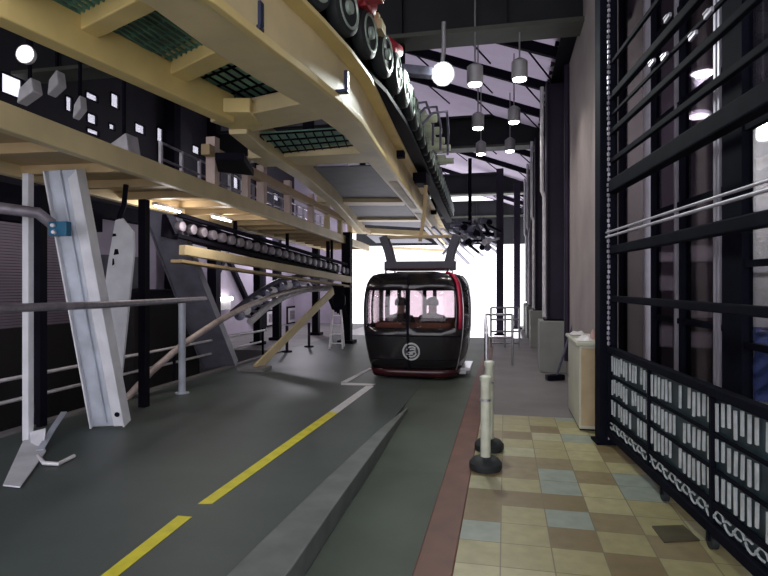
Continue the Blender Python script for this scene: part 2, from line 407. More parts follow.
h0 = at_z(557, 373, .06); h0 = at_d(557, 373, 9.3); h0.z = .1; h1 = at_d(577, 313, 9.0)
MB().tube([h0, h1], .02).build('handle', 'mach', tr)
MB().box((h0.x-.03, h0.y, .05), (.3, .14, .09), .5).build('head', 'dark', tr, .015)
for dx, dy in ((-.14, -.06), (.06, .05)):
    MB().lathe((h0.x+dx, h0.y+dy-.02, .05), [(.05, 0), (.05, .03)], (0, 1, 0)).build('wheel', 'rubber', tr)

# ------------------------------------------------------------------ stanchions and queue rail along the lane edge
def stanchion(p, lb, top):
    t = thing('stanchion', lb, 'stanchion', p, 'stanchion posts at the lane edge')
    MB().lathe(p, [(.13, 0), (.14, .02), (.14, .06), (.11, .095), (.05, .11)], UP, 28).build('base', 'rubber', t)
    MB().lathe(p, [(.043, .1), (.043, top-.05), (.05, top-.04), (.05, top-.01), (.03, top)], UP, 18).build('post', 'stan', t)
    MB().lathe(p, [(.046, top-.22), (.049, top-.22), (.049, top-.2), (.046, top-.2)], UP, 18).build('collar', 'steel', t)
stanchion(V((-.165, 4.92, 0)), 'ivory stanchion post on a round black base, nearest the camera', .81)
stanchion(V((-.15, 5.5, 0)), 'ivory stanchion post just behind the nearest one', .86)
qr = thing('queue_rail', 'stainless tubular queue rail along the lane edge by the cabin', 'railing', (-.3, 9, 0))
a = V((-.22, 6.9, 0)); b = V((-.38, 11.2, 0)); c = V((.14, 11.3, 0))
rz = 1.0
for z in (rz, .55): MB().tube([a+UP*z, b+UP*z, c+UP*z], .024).build('rail', 'steel', qr)
for t in (0, .25, .5, .75, 1):
    p = a.lerp(b, t); MB().tube([p, p+UP*rz], .026).build('post', 'steel', qr)
MB().tube([c, c+UP*rz], .026).build('post', 'steel', qr)
q2 = thing('queue_rail', 'short bright rail standing deeper on the platform before the columns', 'railing', (.1, 14.5, 0))
a = V((-.35, 14.4, 0)); b = V((.35, 14.6, 0))
for z in (1.0, .7, .4, .1): MB().tube([a+UP*z, b+UP*z], .022).build('rail', 'steel', q2)
for t in (0, .5, 1):
    p = a.lerp(b, t); MB().tube([p, p+UP*1.0], .026).build('post', 'steel', q2)

# ------------------------------------------------------------------ gate, tall grille, glazed wall
G0 = at_z(606, 442, 0); G0.z = 0
G1 = at_z(735, 571, 0); G1.z = 0
GD = (G1-G0).normalized(); GN = V((-GD.y, GD.x, 0))
if GN.x < 0: GN = -GN
def on_gate(px, py, off=0.0):
    r = ray(px, py); o = G0+GN*off; t = (o-CAM).dot(GN)/r.dot(GN); return CAM+r*t
def gp(s, z, off=0.0): return G0+GD*s+GN*off+UP*z
GL = 4.6
gt = thing('gate', 'black sliding gate with rows of pale balusters on small casters', 'gate', G0)
gtop, gbot = .985, .10
MB().bar(gp(.12, gtop-.03), gp(GL, gtop-.03), .06, .06).bar(gp(.12, gbot+.03), gp(GL, gbot+.03), .06, .07).bar(gp(.14, gbot+.065), gp(.14, gtop-.06), .05, .05).bar(gp(GL, gbot), gp(GL, gtop), .05, .05).build('frame', 'gateblk', gt, .006)
MB().slab([gp(.15, gbot+.06, .015), gp(GL, gbot+.06, .015), gp(GL, gtop-.05, .015), gp(.15, gtop-.05, .015)], GN, .012).build('sheet', 'panel', gt)
hr = MB()
for z in (.27, .29, .49, .70): hr.bar(gp(.15, z, -.005), gp(GL, z, -.005), .014, .02)
for s in (1.23, 2.3, 3.4): hr.bar(gp(s, gbot, -.002), gp(s, gtop-.06, -.002), .028, .035)
hr.build('rail', 'gateblk', gt)
rows = [(.74, .90), (.53, .67), (.32, .47)]
bal = []
for r, (z0, z1) in enumerate(rows):
    s = .22; i = 0
    while s < GL-.05:
        i += 1
        if random.random() > .06:
            j = random.uniform(-.02, .02); bal.append((s, z0+j+random.uniform(0, .02), z1+j*.6, random.uniform(-.006, .006)))
        s += .072+(.03 if i % 7 == 0 else 0)
r_ = ray(768, 284); S_VIS = ((CAM+r_*((G0-CAM).dot(GN)/r_.dot(GN)))-G0).dot(GD)
bal.sort(key=lambda q: (q[0] > S_VIS, -q[0]))
rest = MB()
for k, (s, z0, z1, dx) in enumerate(bal):
    mb = MB() if k < 100 else rest
    mb.bar(gp(s, z0), gp(s+dx, z1), .012, .020, 0, GD)
    if k < 100: mb.build('baluster', 'balus', gt)
o = rest.build('baluster', 'balus', gt); o['kind'] = 'stuff'
sc = MB()
s = .2; ph = 0
while s < GL-.1:
    zc = .215
    pts = [gp(s+.05*math.cos(a)*(1+.1*a/6), zc+.045*math.sin(a)*(1 if ph % 2 else -1)*(1-a/9), 0) for a in [k*.5 for k in range(11)]]
    sc.tube(pts, .007, 0, 6); s += .115; ph += 1
sc.build('scrollwork', 'balus', gt)
for s in (1.55, 2.3, 3.3):
    w = MB(); p = gp(s, .045, 0)
    w.lathe(p-GN*.02, [(.045, 0), (.045, .04)], GN, 16); wo = w.build('caster', 'rubber', gt)
    MB().bar(gp(s, .05, -.028), gp(s, .115, -.028), .012, .03).bar(gp(s, .05, .028), gp(s, .115, .028), .012, .03).bar(gp(s, .11, -.03), gp(s, .11, .03), .03, .012).build('fork', 'gateblk', wo)
# gate post and tall frame
gpst = thing('gate_post', 'tall thick black post between the tiled platform and the gate', 'post', gp(-.0, 0))
MB().box(gp(-.0, 2.75), (.2, .17, 5.5), math.atan2(GD.y, GD.x)).build('shaft', 'gateblk', gpst, .01)
MB().tube([gp(.09, .05), gp(.09, 5.4)], .012).build('edge_strip', 'mull', gpst)
MB().box(gp(-.0, .012), (.24, .24, .024), math.atan2(GD.y, GD.x)).build('base_plate', 'gateblk', gpst)
gr = thing('grille', 'tall black barred grille rising above the gate in front of dark glass', 'grille', gp(2.2, .985, .05))
def grail(pxa, pya, pxb, pyb, w, off=.02):
    a = on_gate(pxa, pya, off); b = on_gate(pxb, pyb, off)
    z = (a.z+b.z)/2
    MB().bar(gp(.125, z, off), gp(GL, z, off), w*.8, w).build('rail', 'gateblk', gr, min(.012, w*.15))
    return z
RZ = []
for args in ((637, 178, 768, 87, .125), (622, 159, 709, 81, .05), (637, 106, 706, 50, .055), (625, 97, 678, 53, .03), (619, 253, 768, 211, .085), (640, 301, 768, 312, .06), (640, 60, 690, 15, .07), (625, 40, 660, 5, .04)):
    RZ.append(grail(*args))
MB().tube([gp(.2, on_gate(700, 212).z, -.05), gp(GL, on_gate(700, 212).z, -.05)], .012).tube([gp(.2, on_gate(700, 205).z, -.05), gp(GL, on_gate(700, 205).z, -.05)], .01).build('slim_tube', 'mull', gr)
# bits of hardware hanging on the upper bars
for px, py in ((665, 22), (662, 60), (705, 18), (690, 40), (650, 66)):
    p = on_gate(px, py, -.02); MB().bar(p, p+GD*.10+UP*.01, .02, .03).bar(p+UP*.02, p+GD*.07+UP*.022, .035, .014).build('latch', 'mull', gr, .004)
st = MB()
for s in (.13,): st.bar(gp(s, 1.0, .02), gp(s, 5.4, .02), .05, .05)
for s in (3.9,): st.bar(gp(s, 1.0, .02), gp(s, 5.4, .02), .08, .08)
st.build('upright', 'gateblk', gr)
ch = MB()                                            # bead of small shiny links hanging down the near side of the post
for k in range(90): ch.box(gp(.2, 1.02+k*.05, -.03)+GD*random.uniform(-.012, .012), (.02, .02, .03), random.random())
ch.build('hanging_chain', 'mull', gr)
# glazed wall behind
OFF = .6
def s_of(px, off):
    p = on_gate(px, 284, off); return (p-G0).dot(GD)
gw = MB(); H = 5.5
for px, w, m in ((622, .05, 1), (648, .05, 0), (655, .03, 1), (679, .035, 0), (684, .03, 1), (719.5, .035, 0), (723.5, .03, 0), (737, .30, 1)):
    s = s_of(px, OFF); gw.box(gp(s, H/2, OFF), (w, .08, H), math.atan2(GD.y, GD.x), m)
for z in (.05, 1.25, 2.35, 3.3, 4.2, 5.45): gw.bar(gp(-.3, z, OFF), gp(s_of(742, OFF), z, OFF), .05, .05, 1)
for z in (.05, 1.15, 1.75, 2.75, 5.45): gw.bar(gp(s_of(742, OFF), z, OFF), gp(5.2, z, OFF), .05, .05, 1)
wnd = struct(gw, 'window_10', ['mull', 'gateblk'])
for i, (a, b) in enumerate(((622, 648), (655, 679), (684, 719), (724, 737))):
    sa, sb = s_of(a, OFF), s_of(b, OFF)
    MB().slab([gp(sa, .05, OFF+.01), gp(sb, .05, OFF+.01), gp(sb, 5.4, OFF+.01), gp(sa, 5.4, OFF+.01)], GN, .008).build('pane', 'darkglass', wnd)
sa = s_of(738, OFF)
MB().slab([gp(sa, .05, OFF+.01), gp(5.2, .05, OFF+.01), gp(5.2, 5.4, OFF+.01), gp(sa, 5.4, OFF+.01)], GN, .008).build('pane', 'winglass', wnd)
# the room behind the glass
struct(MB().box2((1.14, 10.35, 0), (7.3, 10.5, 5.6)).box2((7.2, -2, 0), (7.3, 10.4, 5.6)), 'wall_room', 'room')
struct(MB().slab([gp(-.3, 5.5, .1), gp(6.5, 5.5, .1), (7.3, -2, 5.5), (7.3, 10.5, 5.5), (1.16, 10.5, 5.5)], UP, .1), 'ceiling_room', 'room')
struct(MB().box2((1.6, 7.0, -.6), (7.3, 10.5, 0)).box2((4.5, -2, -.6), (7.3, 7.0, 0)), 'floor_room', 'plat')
PY = 8.2
pa = thing('partition', 'pale partition panel in the room behind the clear right-hand pane', 'partition', (4.2, PY, 0))
x0_ = at_y(742, 284, PY).x
MB().box2((x0_, PY, 0), (x0_+2.6, PY+.08, 4.0)).build('board', 'roompale', pa, .01)
for z in (1.75, 2.55): MB().box2((x0_, PY-.04, z), (x0_+2.6, PY, z+.07)).build('ledge', 'frame', pa)
bs = MB(); vs = []; fs = []
for i in range(9):
    for j in range(9): vs.append((x0_+.08+i*.16, PY-.13+random.uniform(-.05, .05), .1+j*.12+random.uniform(-.02, .02)))
for i in range(8):
    for j in range(8): fs.append((i*9+j, i*9+j+1, (i+1)*9+j+1, (i+1)*9+j))
bs.add(vs, fs); o = single(bs, 'tarpaulin', 'bluebag', 'crumpled blue sheet hanging low against the pale partition', 'sheet'); o.modifiers.new('s', 'SOLIDIFY').thickness = .004
def room_lamp(p, r, lb, group):
    t = thing('ceiling_lamp', lb, 'lamp', p, group)
    MB().lathe(p, [(r*.25, r*.45), (r*.9, r*.3), (r, 0)], UP, 24).build('shade', 'frame', t); MB().lathe(p-UP*.03, [(r*.7, 0), (r*.9, .029)], UP, 24).build('diffuser', 'lamp', t)
    MB().tube([p+UP*r*.45, V((p.x, p.y, 5.5))], .012).build('cord', 'cable', t)
room_lamp(at_d(763, 122, 6.4), .24, 'bright oval lamp seen through the clear right-hand pane', 'lamps in the glazed room')
room_lamp(at_d(703, 73, 8.0), .17, 'oval lamp added behind the dark glass for a bright spot, the higher of two', 'lamps in the glazed room')  # this lamp and the next are added to give bright spots in the glass
room_lamp(at_d(698, 116, 8.6), .17, 'oval lamp added behind the dark glass for a bright spot, the lower of two', 'lamps in the glazed room')
RY = 9.7  # rack and boxes added to give the reflected bright dashes in the glass
rk = thing('glint_rack', 'dark rack added to hold the boxes for bright dashes in the dark glass', 'rack', (2.6, RY, 0))
xa, xb = at_y(645, 284, RY).x, at_y(724, 284, RY).x
SH = (.62, 1.08, 1.5, 1.95, 2.35)
for z in SH: MB().box2((xa, RY-.25, z-.03), (xb, RY+.25, z)).build('shelf', 'gateblk', rk)
for x in (xa, (xa+xb)/2, xb): MB().box2((x-.025, RY-.25, 0), (x+.025, RY+.25, 2.75)).build('upright', 'gateblk', rk)
for px, z, w_, h_, lb in ((660, 1.95, .40, .14, 'upper left box added for a bright dash in the dark glass'), (661, 1.5, .44, .22, 'pale box added for a bright dash in the dark glass, below the upper left one'), (697, 2.35, .55, .13, 'topmost right box added for a bright dash in the dark glass'),
                          (698, 1.95, .46, .24, 'right box on the second shelf from the top, added for a bright dash'), (696, 1.08, .5, .16, 'low right box added for a bright dash in the dark glass'), (656, .62, .36, .32, 'low left box added for a bright dash in the dark glass'), (692, .62, .42, .22, 'lowest right box added for a bright dash in the dark glass')):
    x = at_y(px, 284, RY).x; bb = MB(); bb.box((x, RY-.05, z+h_/2), (w_, .36, h_)); bb.box((x, RY-.05, z+h_+.004), (w_+.02, .38, .008))
    single(bb, 'glint_box', 'roompale', lb if lb.startswith('pale') else 'pale '+lb, 'glint_box', 'boxes added for bright dashes in the dark glass', .006)
for nm, p, e in (('room_light', at_d(763, 122, 6.4)-UP*.1, 130), ('rack_fill_light', at_d(703, 73, 8.0)-UP*.1, 130)):  # the second one is added to light the boxes on the rack
    l = bpy.data.lights.new(nm, 'POINT'); l.energy = e; l.shadow_soft_size = .12
    lo_ = bpy.data.objects.new(nm, l); COL.objects.link(lo_); lo_.location = p
fp = MB().slab([at_z(652, 527, .001), at_z(683, 526, .001), at_z(700, 541, .001), at_z(664, 543, .001)], UP, .008)  # one darker brown tile, with the caster's shade put into its colour
single(fp, 'shaded_tile', 'plate', 'dark olive tile by the gate caster, the caster shade in its colour', 'floor tile')

# ================================================================== OVERHEAD STATION FRAME
ZF = 3.2
def fz(px, py, z=ZF): return at_z(px, py, z)
sf = thing('station_frame', 'huge cream-yellow steel station frame hanging over the floor', 'steel frame', (-2.2, 5, ZF))
A_pts = [fz(-160, -42), fz(0, 22), fz(120, 75), fz(228, 123)]
MB().beam(A_pts, .15, .27).build('side_beam', 'yellow', sf, .012)
B_in = [(60, -40), (150, 7), (202, 45), (257, 80), (306, 108), (345, 137), (369, 164), (434, 237)]
B_rt = [(120, -45), (209, 0), (271, 48.6), (310, 78), (338, 101), (358, 121), (385, 161), (445, 245)]
Bl = [fz(*p) for p in B_in]; Br = [fz(*p) for p in B_rt]
# right main box beam: flat bottom between the two outlines, tall right web
rb = MB(); vs = []; fs = []
for l, r in zip(Bl, Br):
    m_ = l.lerp(r, 0.0)
    vs += [l, r, r+UP*.42, l+UP*.42]
for i in range(len(Bl)-1):
    for q in range(4): fs.append((i*4+q, i*4+(q+1) % 4, (i+1)*4+(q+1) % 4, (i+1)*4+q))
fs += [(3, 2, 1, 0), tuple((len(Bl)-1)*4+q for q in range(4))]
rb.add(vs, fs); rb.build('main_beam', 'cream', sf, .012)
# slots, top flange, and a bottom lip added to draw the shading crease
lip = MB(); lip.beam([r+V((.02, 0, -.03)) for r in Br], .05, .06); lip.beam([r+V((.05, 0, .40)) for r in Br], .16, .04); lip.build('flange', 'yellow', sf, .006)
sl = MB()
for t0, t1 in ((.1, .32), (.38, .6), (.66, .85)):
    a0 = Bl[6].lerp(Br[6], .55).lerp(Bl[7].lerp(Br[7], .55), t0); a1 = Bl[6].lerp(Br[6], .55).lerp(Bl[7].lerp(Br[7], .55), t1)
    sl.bar(a0-UP*.004, a1-UP*.004, .13, .012)
sl.build('slot_cover', 'tan', sf)
A2 = [fz(236, 134), fz(258, 152), fz(300, 178), fz(330, 202), fz(361, 234)]
MB().beam([p+V((.02, 0, 0)) for p in A2], .2, .34).build('side_beam', 'cream', sf, .012)
ZC = 3.36
def cross(p, q, w, h=.2, m='cream', z=ZC):
    MB().bar(at_z(*p, z), at_z(*q, z), w, h, 0, UP, True).build('cross_beam', m, sf, .01)
cross((-14, -2), (62, -42), .14)
cross((88, 35), (148, 5), .15, m='yellow')
cross((172, 82), (240, 50), .2, m='yellow')
cross((228, 128), (338, 107), .5, .16, z=3.27)
cross((256, 163), (376, 158), .55, .16, z=3.27)
cross((318, 204), (405, 204), .55, .18)
cross((342, 221), (422, 221), .5, .18)
cross((355, 233), (434, 237), .4, .18)
# corner gusset where the left beam ends
MB().slab([fz(205, 112, 3.25), fz(250, 112, 3.25), fz(262, 128, 3.25), fz(232, 131, 3.25)], UP, .14).build('gusset', 'yellow', sf, .01)
MB().slab([fz(215, 160, 3.05), fz(244, 160, 3.05), fz(254, 176, 3.05), fz(218, 172, 3.05)], UP, .09).build('junction_box', 'dark', sf, .01)
# grating bays
def grating(q, m='grating', nx=12, ny=7, z=3.47, cov='tray'):
    P = [at_z(x, y, z) for x, y in q]; mb = MB()
    for i in range(nx+1):
        t = i/nx; mb.bar(P[0].lerp(P[1], t), P[3].lerp(P[2], t), .009 if m == 'dark' else .016, .02)
    for j in range(ny+1):
        t = j/ny; mb.bar(P[0].lerp(P[3], t)+UP*.012, P[1].lerp(P[2], t)+UP*.012, .008 if m == 'dark' else .014, .02)
    mb.build('grating', m, sf)
    MB().quad([p+UP*(.12 if cov == 'tray' else .03) for p in P], .01).build('grating_backing', cov, sf)  # backing plate; the teal one paints in light coming through from above
grating([(10, -8), (75, -50), (140, 0), (84, 30)], nx=12, ny=7)
grating([(84, 32), (140, 2), (222, 58), (160, 84)], nx=12, ny=7)
grating([(158, 82), (226, 55), (300, 106), (240, 122)], 'dark', nx=9, ny=6, cov='teal_light')
grating([(260, 136), (350, 130), (356, 146), (276, 154)], 'dark', nx=10, ny=3, z=3.30, cov='teal_light')
cross((385, 249), (447, 252), .35, .14)
def panel(q, z=3.44, m='tray'):
    MB().quad([at_z(x, y, z) for x, y in q], .02).build('tray_panel', m, sf)
panel([(300, 168), (376, 166), (405, 202), (335, 206)])
panel([(335, 206), (405, 204), (425, 228), (350, 224)])
panel([(366, 235), (420, 237), (432, 243), (376, 243)], 3.4)
# navy brackets on the web of the main beam
for px, py in ((255, 17), (342, 82)):
    p = at_z(px, py, 3.37)+V((.05, -.03, 0))
    e = MB(); e.box(p, (.035, .06, .16)); e.box(p+V((-.06, -.01, -.1)), (.16, .07, .03)); e.build('bracket', 'navy', sf, .006)
# stub posts up to the roof (frame hangs from the girders)
for y, x in ((8.3, -1.55), (8.3, -3.0), (15.2, -1.9), (15.2, -3.9)):
    MB().box2((x-.07, y-.07, 3.5), (x+.07, y+.07, 5.2)).build('hanger_post', 'dark', sf)

# drive wheels beside the main beam --------------------------------------
tcv = thing('tyre_conveyor', 'row of large black drive tyres with pale hubs above the yellow beam', 'conveyor', (-1.3, 5, 3.6))
path = [V((-1.95, 2.6, 4.0)), V((-1.55, 3.9, 4.0)), V((-1.36, 4.85, 4.0)), V((-1.25, 5.9, 4.0)), V((-1.24, 7.0, 4.0)), V((-1.3, 8.5, 4.0)), V((-1.46, 12.3, 4.0)), V((-1.72, 18.6, 4.0))]
def along(path, step, start=0.0):
    out = []; need = start
    for a, b in zip(path, path[1:]):
        L = (b-a).length; t = need
        while t <= L: out.append((a.lerp(b, t/L), (b-a).normalized())); t += step
        need = t-L
    return out
wheel_me = None; hub_me = None
for p, t in along(path, .52, .1):
    if wheel_me is None:
        mb = MB(); mb.lathe((0, 0, 0), [(.10, -.06), (.19, -.07), (.225, -.05), (.235, -.02), (.235, .02), (.225, .05), (.19, .07), (.10, .06)], (1, 0, 0), 28)
        w = mb.build('tyre', 'rubber', tcv); wheel_me = w.data
        mb = MB(); mb.lathe((0, 0, 0), [(.185, .045), (.18, .075), (.16, .078), (.14, .05), (.06, .045), (.055, .09), (.02, .095)], (1, 0, 0), 28)
        h = mb.build('hub', 'rim', w); hub_me = h.data
        h.matrix_parent_inverse = Matrix()
    else:
        w = bpy.data.objects.new('tyre', wheel_me); COL.objects.link(w); w.parent = tcv
        h = bpy.data.objects.new('hub', hub_me); COL.objects.link(h); h.parent = w
    w.matrix_parent_inverse = Matrix(); w.location = p-ORG[tcv.name]; w.rotation_euler.z = math.atan2(-t.x, t.y)
pp = [q-UP*.02 for q in path]
MB().beam([q+V((-.16, 0, -.3)) for q in pp], .06, .5).build('mounting_rail', 'dark', tcv)
MB().beam([q+V((-.09, 0, -.34)) for q in pp], .2, .05).build('tray', 'dark', tcv)
MB().beam([q+V((-.3, 0, .22)) for q in pp], .3, .06).build('top_channel', 'dark', tcv)
for k, (px, py, d) in enumerate(((362, 2, 5.3), (391, 48, 6.4), (372, -14, 4.9))):
    p = at_d(px, py, d); e = MB(); e.lathe(p, [(.08, -.18), (.09, -.16), (.09, .16), (.06, .2)], (.2, 1, .1), 16); e.box(p+V((0, 0, -.07)), (.16, .26, .06)); lab(e.build('motor', 'red', tcv, .005), 'red motor')
for px, py, d in ((377, 28, 5.6),):
    p = at_d(px, py, d); MB().box(p, (.14, .2, .1)).box(p+UP*.09, (.05, .08, .1)).build('gearbox', 'cream', tcv, .006)
for px, py, d in ((420, 118, 8.4), (426, 130, 9.1), (430, 140, 9.9), (437, 147, 10.8), (441, 160, 11.6), (425, 145, 9.6)):
    p = at_d(px, py, d); gc = MB(); gc.box(p, (.2, .3, .16)); gc.lathe(p+V((.05, -.1, -.05)), [(.06, 0), (.06, .22)], (1, 0, 0), 12); lab(gc.build('switch_cover', 'palegreen', tcv, .01), 'pale green switch cover')

for k in range(3):
    a = at_d(424+k*8, 92+k*5, 8.0); cd = MB(); cd.tube([a+V((-.25, .0, -.3)), a+V((-.12, .1, -.12)), a+V((.04*k, .2, -.08)), a+V((.08, .4, -.3)), a+V((.05, .6, -.62))], .018, 0, 8); cd.build('slim_tube', 'mach', tcv)
# entry guide cluster above the cabin, at the mouth
eg = thing('entry_guide', 'blue-grey roller guide rails beyond the cabin at the bright opening', 'guide rail', at_d(470, 235, 15.5))
for k in range(4):
    a = at_d(452+k*5, 226+k*3, 14.5); b = at_d(492+k*2, 232+k*7, 21)
    MB().tube([a, a.lerp(b, .5)+UP*.08, b], .05).build('rail', 'mach', eg)
for k in range(4):
    a = at_d(424+k*9, 226+k*1.5, 13.5); b = at_d(462+k*7, 268-k*4, 21.5)
    MB().bar(a, b, .09, .06).build('runner', 'palepipe' if k % 2 == 0 else 'mach', eg)
for k in range(26):
    p = at_d(454+k*1.5+random.uniform(-3, 3), 220+random.uniform(0, 30), 14.5+random.random()*2.5)
    MB().lathe(p, [(.03, -.04), (.09, -.035), (.09, .035), (.03, .04)], (random.uniform(-.6, .6), 1, random.uniform(-.4, .4)), 14).build('roller', ('mach', 'palepipe', 'dark')[k % 3], eg)
for k in range(22):
    p = at_d(454+k*1.7, 220+random.uniform(0, 24), 15.5+random.random()); q = p+V((random.uniform(-.45, .45), .1, -random.uniform(-.1, .5)))
    MB().bar(p, q, .06, .06).build('strut', ('mach', 'palepipe', 'dark')[k % 3], eg)
hb = MB(); p = at_d(470, 232, 16.5)
hb.bar(V((p.x, p.y, 3.0)), V((p.x, p.y, 5.3)), .1, .1); hb.bar(V((p.x-.6, p.y, 3.05)), V((p.x+.7, p.y, 3.05)), .1, .1); hb.build('hanger', 'dark', eg)

# ================================================================== GONDOLA
GX, GY, GZ = -1.52, 10.15, .04
gd = thing('gondola', 'black and dark red cable car cabin hanging by its frame in the lane', 'cable car', (GX, GY, GZ))
prof = [(0, .80), (.05, .825), (.13, .855), (.30, .905), (.50, .95), (.70, .98), (.83, .995), (1.0, 1.0), (1.18, 1.0), (1.34, .985), (1.46, .965), (1.56, .94), (1.65, .89), (1.71, .83), (1.745, .70), (1.76, .40)]
HW, HL = .915, 1.02
def se(x): return (1-abs(x)**6)**(1/6)
fx = [-.89, -.85, -.6, -.35, -.10, -.02, .28, .55, .80, .84, .89]
sy = [-.89, -.85, -.45, -.03, .03, .45, .85, .89]
per = []      # (nx, ny, side, value)
for x in fx: per.append((x, -se(x), 'F', x))
for y in sy[1:-1]: per.append((se(y), y, 'R', y))
per.append((.89, se(.89), 'B', .89))
for x in fx[::-1][1:]: per.append((x, se(x), 'B', x))
for y in sy[::-1][1:-1]: per.append((-se(y), y, 'L', y))
NP = len(per)
def cpt(i, j, out=0.0):
    nx, ny = per[i % NP][:2]; z, s = prof[j]
    l = .35+.65*s
    return V((GX+nx*(HW*s+out), GY+ny*(HL*l+out), GZ+z))
JW0, JW1 = 6, 10     # window rows
def cell(i, j):
    a, b = per[i], per[(i+1) % NP]; mx = (a[0]+b[0])/2; my = (a[1]+b[1])/2
    z = (prof[j][0]+prof[j+1][0])/2
    face = 'F' if abs(my) > abs(mx) and my < 0 else 'B' if abs(my) > abs(mx) else 'R' if mx > 0 else 'L'
    if JW0 <= j < JW1:
        if face in 'FB':
            if -.85 < mx < -.10: return face+'1'
            if -.02 < mx < .80: return face+'2'
        else:
            if -.85 < my < -.03: return face+'1'
            if .03 < my < .85: return face+'2'
    if face == 'F' and mx > .84 and mx < .89 and 6 <= j < 14: return 'stripe'
    if j < 2: return 'skirt'
    return 'shell'
cells = {}
for j in range(len(prof)-1):
    for i in range(NP): cells.setdefault(cell(i, j), []).append((i, j))
def patch(keys, name, m, out=0.0, sol=.03, parent=gd):
    mb = MB(); idx = {}; vs = []; fs = []
    for k in keys:
        for i, j in cells.get(k, []):
            f = []
            for a, b in ((i, j), (i+1, j), (i+1, j+1), (i, j+1)):
                key = (a % NP, b)
                if key not in idx: idx[key] = len(vs); vs.append(cpt(a, b, out))
                f.append(idx[key])
            fs.append(tuple(f))
    mb.add(vs, fs, 0, True); o = mb.build(name, m, parent)
    if sol:
        s = o.modifiers.new('s', 'SOLIDIFY'); s.thickness = sol; s.offset = -1
    return o
shell = patch(['shell'], 'shell', 'cabin')
patch(['skirt'], 'skirt', 'cabinred', .012)
lab(patch(['stripe'], 'corner_stripe', 'cabinstripe', .006), 'bright red corner stripe')
for k in ('F1', 'F2', 'R1', 'R2', 'B1', 'B2', 'L1', 'L2'): patch([k], 'window_pane', 'glass', -.008, .006)
bt = MB(); bt.quad([cpt(i, 0)+UP*.005 for i in range(NP)], .03); bt.build('cabin_floor', 'cabinred', gd)
tp = MB(); tp.quad([cpt(i, len(prof)-1)-UP*.003 for i in range(NP)], .02); tp.build('roof_cap', 'cabin', gd)
# front details: waist moulding, window sill, emblem, handle bar, bumper
wm = MB()
for j, r in ((5, .011), (3, .008)): wm.tube([cpt(i, j, .006) for i in range(0, 11)], r, 0, 6)
wm.tube([cpt(i, 10, .006) for i in range(0, 11)], .010, 0, 6); wm.build('moulding', 'dark', gd)
fm = MB(); fm.tube([cpt(4, j, .006).lerp(cpt(5, j, .006), .5) for j in range(2, 14)], .022, 0, 8); fm.build('mullion', 'dark', gd)
fy = cpt(4, 4).y
def onfront(x, z):                       # front skin at local x,z
    for j in range(len(prof)-1):
        if prof[j][0] <= z <= prof[j+1][0]:
            t = (z-prof[j][0])/(prof[j+1][0]-prof[j][0]); s = prof[j][1]*(1-t)+prof[j+1][1]*t
            return V((GX+x, GY-se(min(.9, abs(x)/(HW*s)))*HL*(.35+.65*s), GZ+z))
ex, ez = 0.0, .44
em = MB()
def ring(r, w, n=36): em.tube([onfront(ex+r*math.cos(a), ez+r*math.sin(a))+V((0, -.012, 0)) for a in [2*math.pi*i/n for i in range(n)]], w, 0, 8, True)
ring(.135, .015)
def stroke(pts, w): em.tube([onfront(ex+x*.1, ez+z*.1)+V((0, -.012, 0)) for x, z in pts], w, 0, 8)
stroke([(.75, .55), (.3, .85), (-.35, .75), (-.7, .3), (-.6, -.1), (-.1, -.15), (.5, 0), (.8, -.1)], .013)
stroke([(.85, -.3), (.5, -.75), (-.1, -.9), (-.6, -.65), (-.8, -.4), (-.3, -.45), (.3, -.35)], .013)
stroke([(-.2, .35), (.3, .45), (.75, .25)], .012)
lab(em.build('emblem', 'emblem', gd), 'round white swirl emblem')
disc = MB(); n = 32
disc.add([onfront(ex, ez)+V((0, -.006, 0))]+[onfront(ex+.125*math.cos(2*math.pi*i/n), ez+.125*math.sin(2*math.pi*i/n))+V((0, -.006, 0)) for i in range(n)], [(0, 1+i, 1+(i+1) % n) for i in range(n)]); disc.build('emblem_ground', 'hanger', gd)
bp = MB(); bp.bar((GX-.35, GY+.1, GZ-.035), (GX+.35, GY+.1, GZ-.035), .1, .07); bp.lathe((GX+.02, GY-.7, GZ-.06), [(.03, 0), (.03, .08)], UP, 12); bp.build('guide_pin', 'dark', gd)
sp = MB(); sp.box((GX+.84, GY-.05, GZ+.10), (.2, .9, .05)); sp.box((GX+.80, GY-.35, GZ+.045), (.12, .1, .09)); sp.box((GX+.80, GY+.25, GZ+.045), (.12, .1, .09)); sp.build('door_step', 'steel', gd, .008)
# door seams on the right side
ds = MB(); ds.tube([cpt(13, j, .004).lerp(cpt(14, j, .004), .5) for j in range(1, 14)], .01, 0, 6); ds.tube([cpt(11, j, .004) for j in range(1, 14)], .008, 0, 6); ds.tube([cpt(16, j, .004) for j in range(1, 14)], .008, 0, 6); ds.build('door_seam', 'steel', gd)
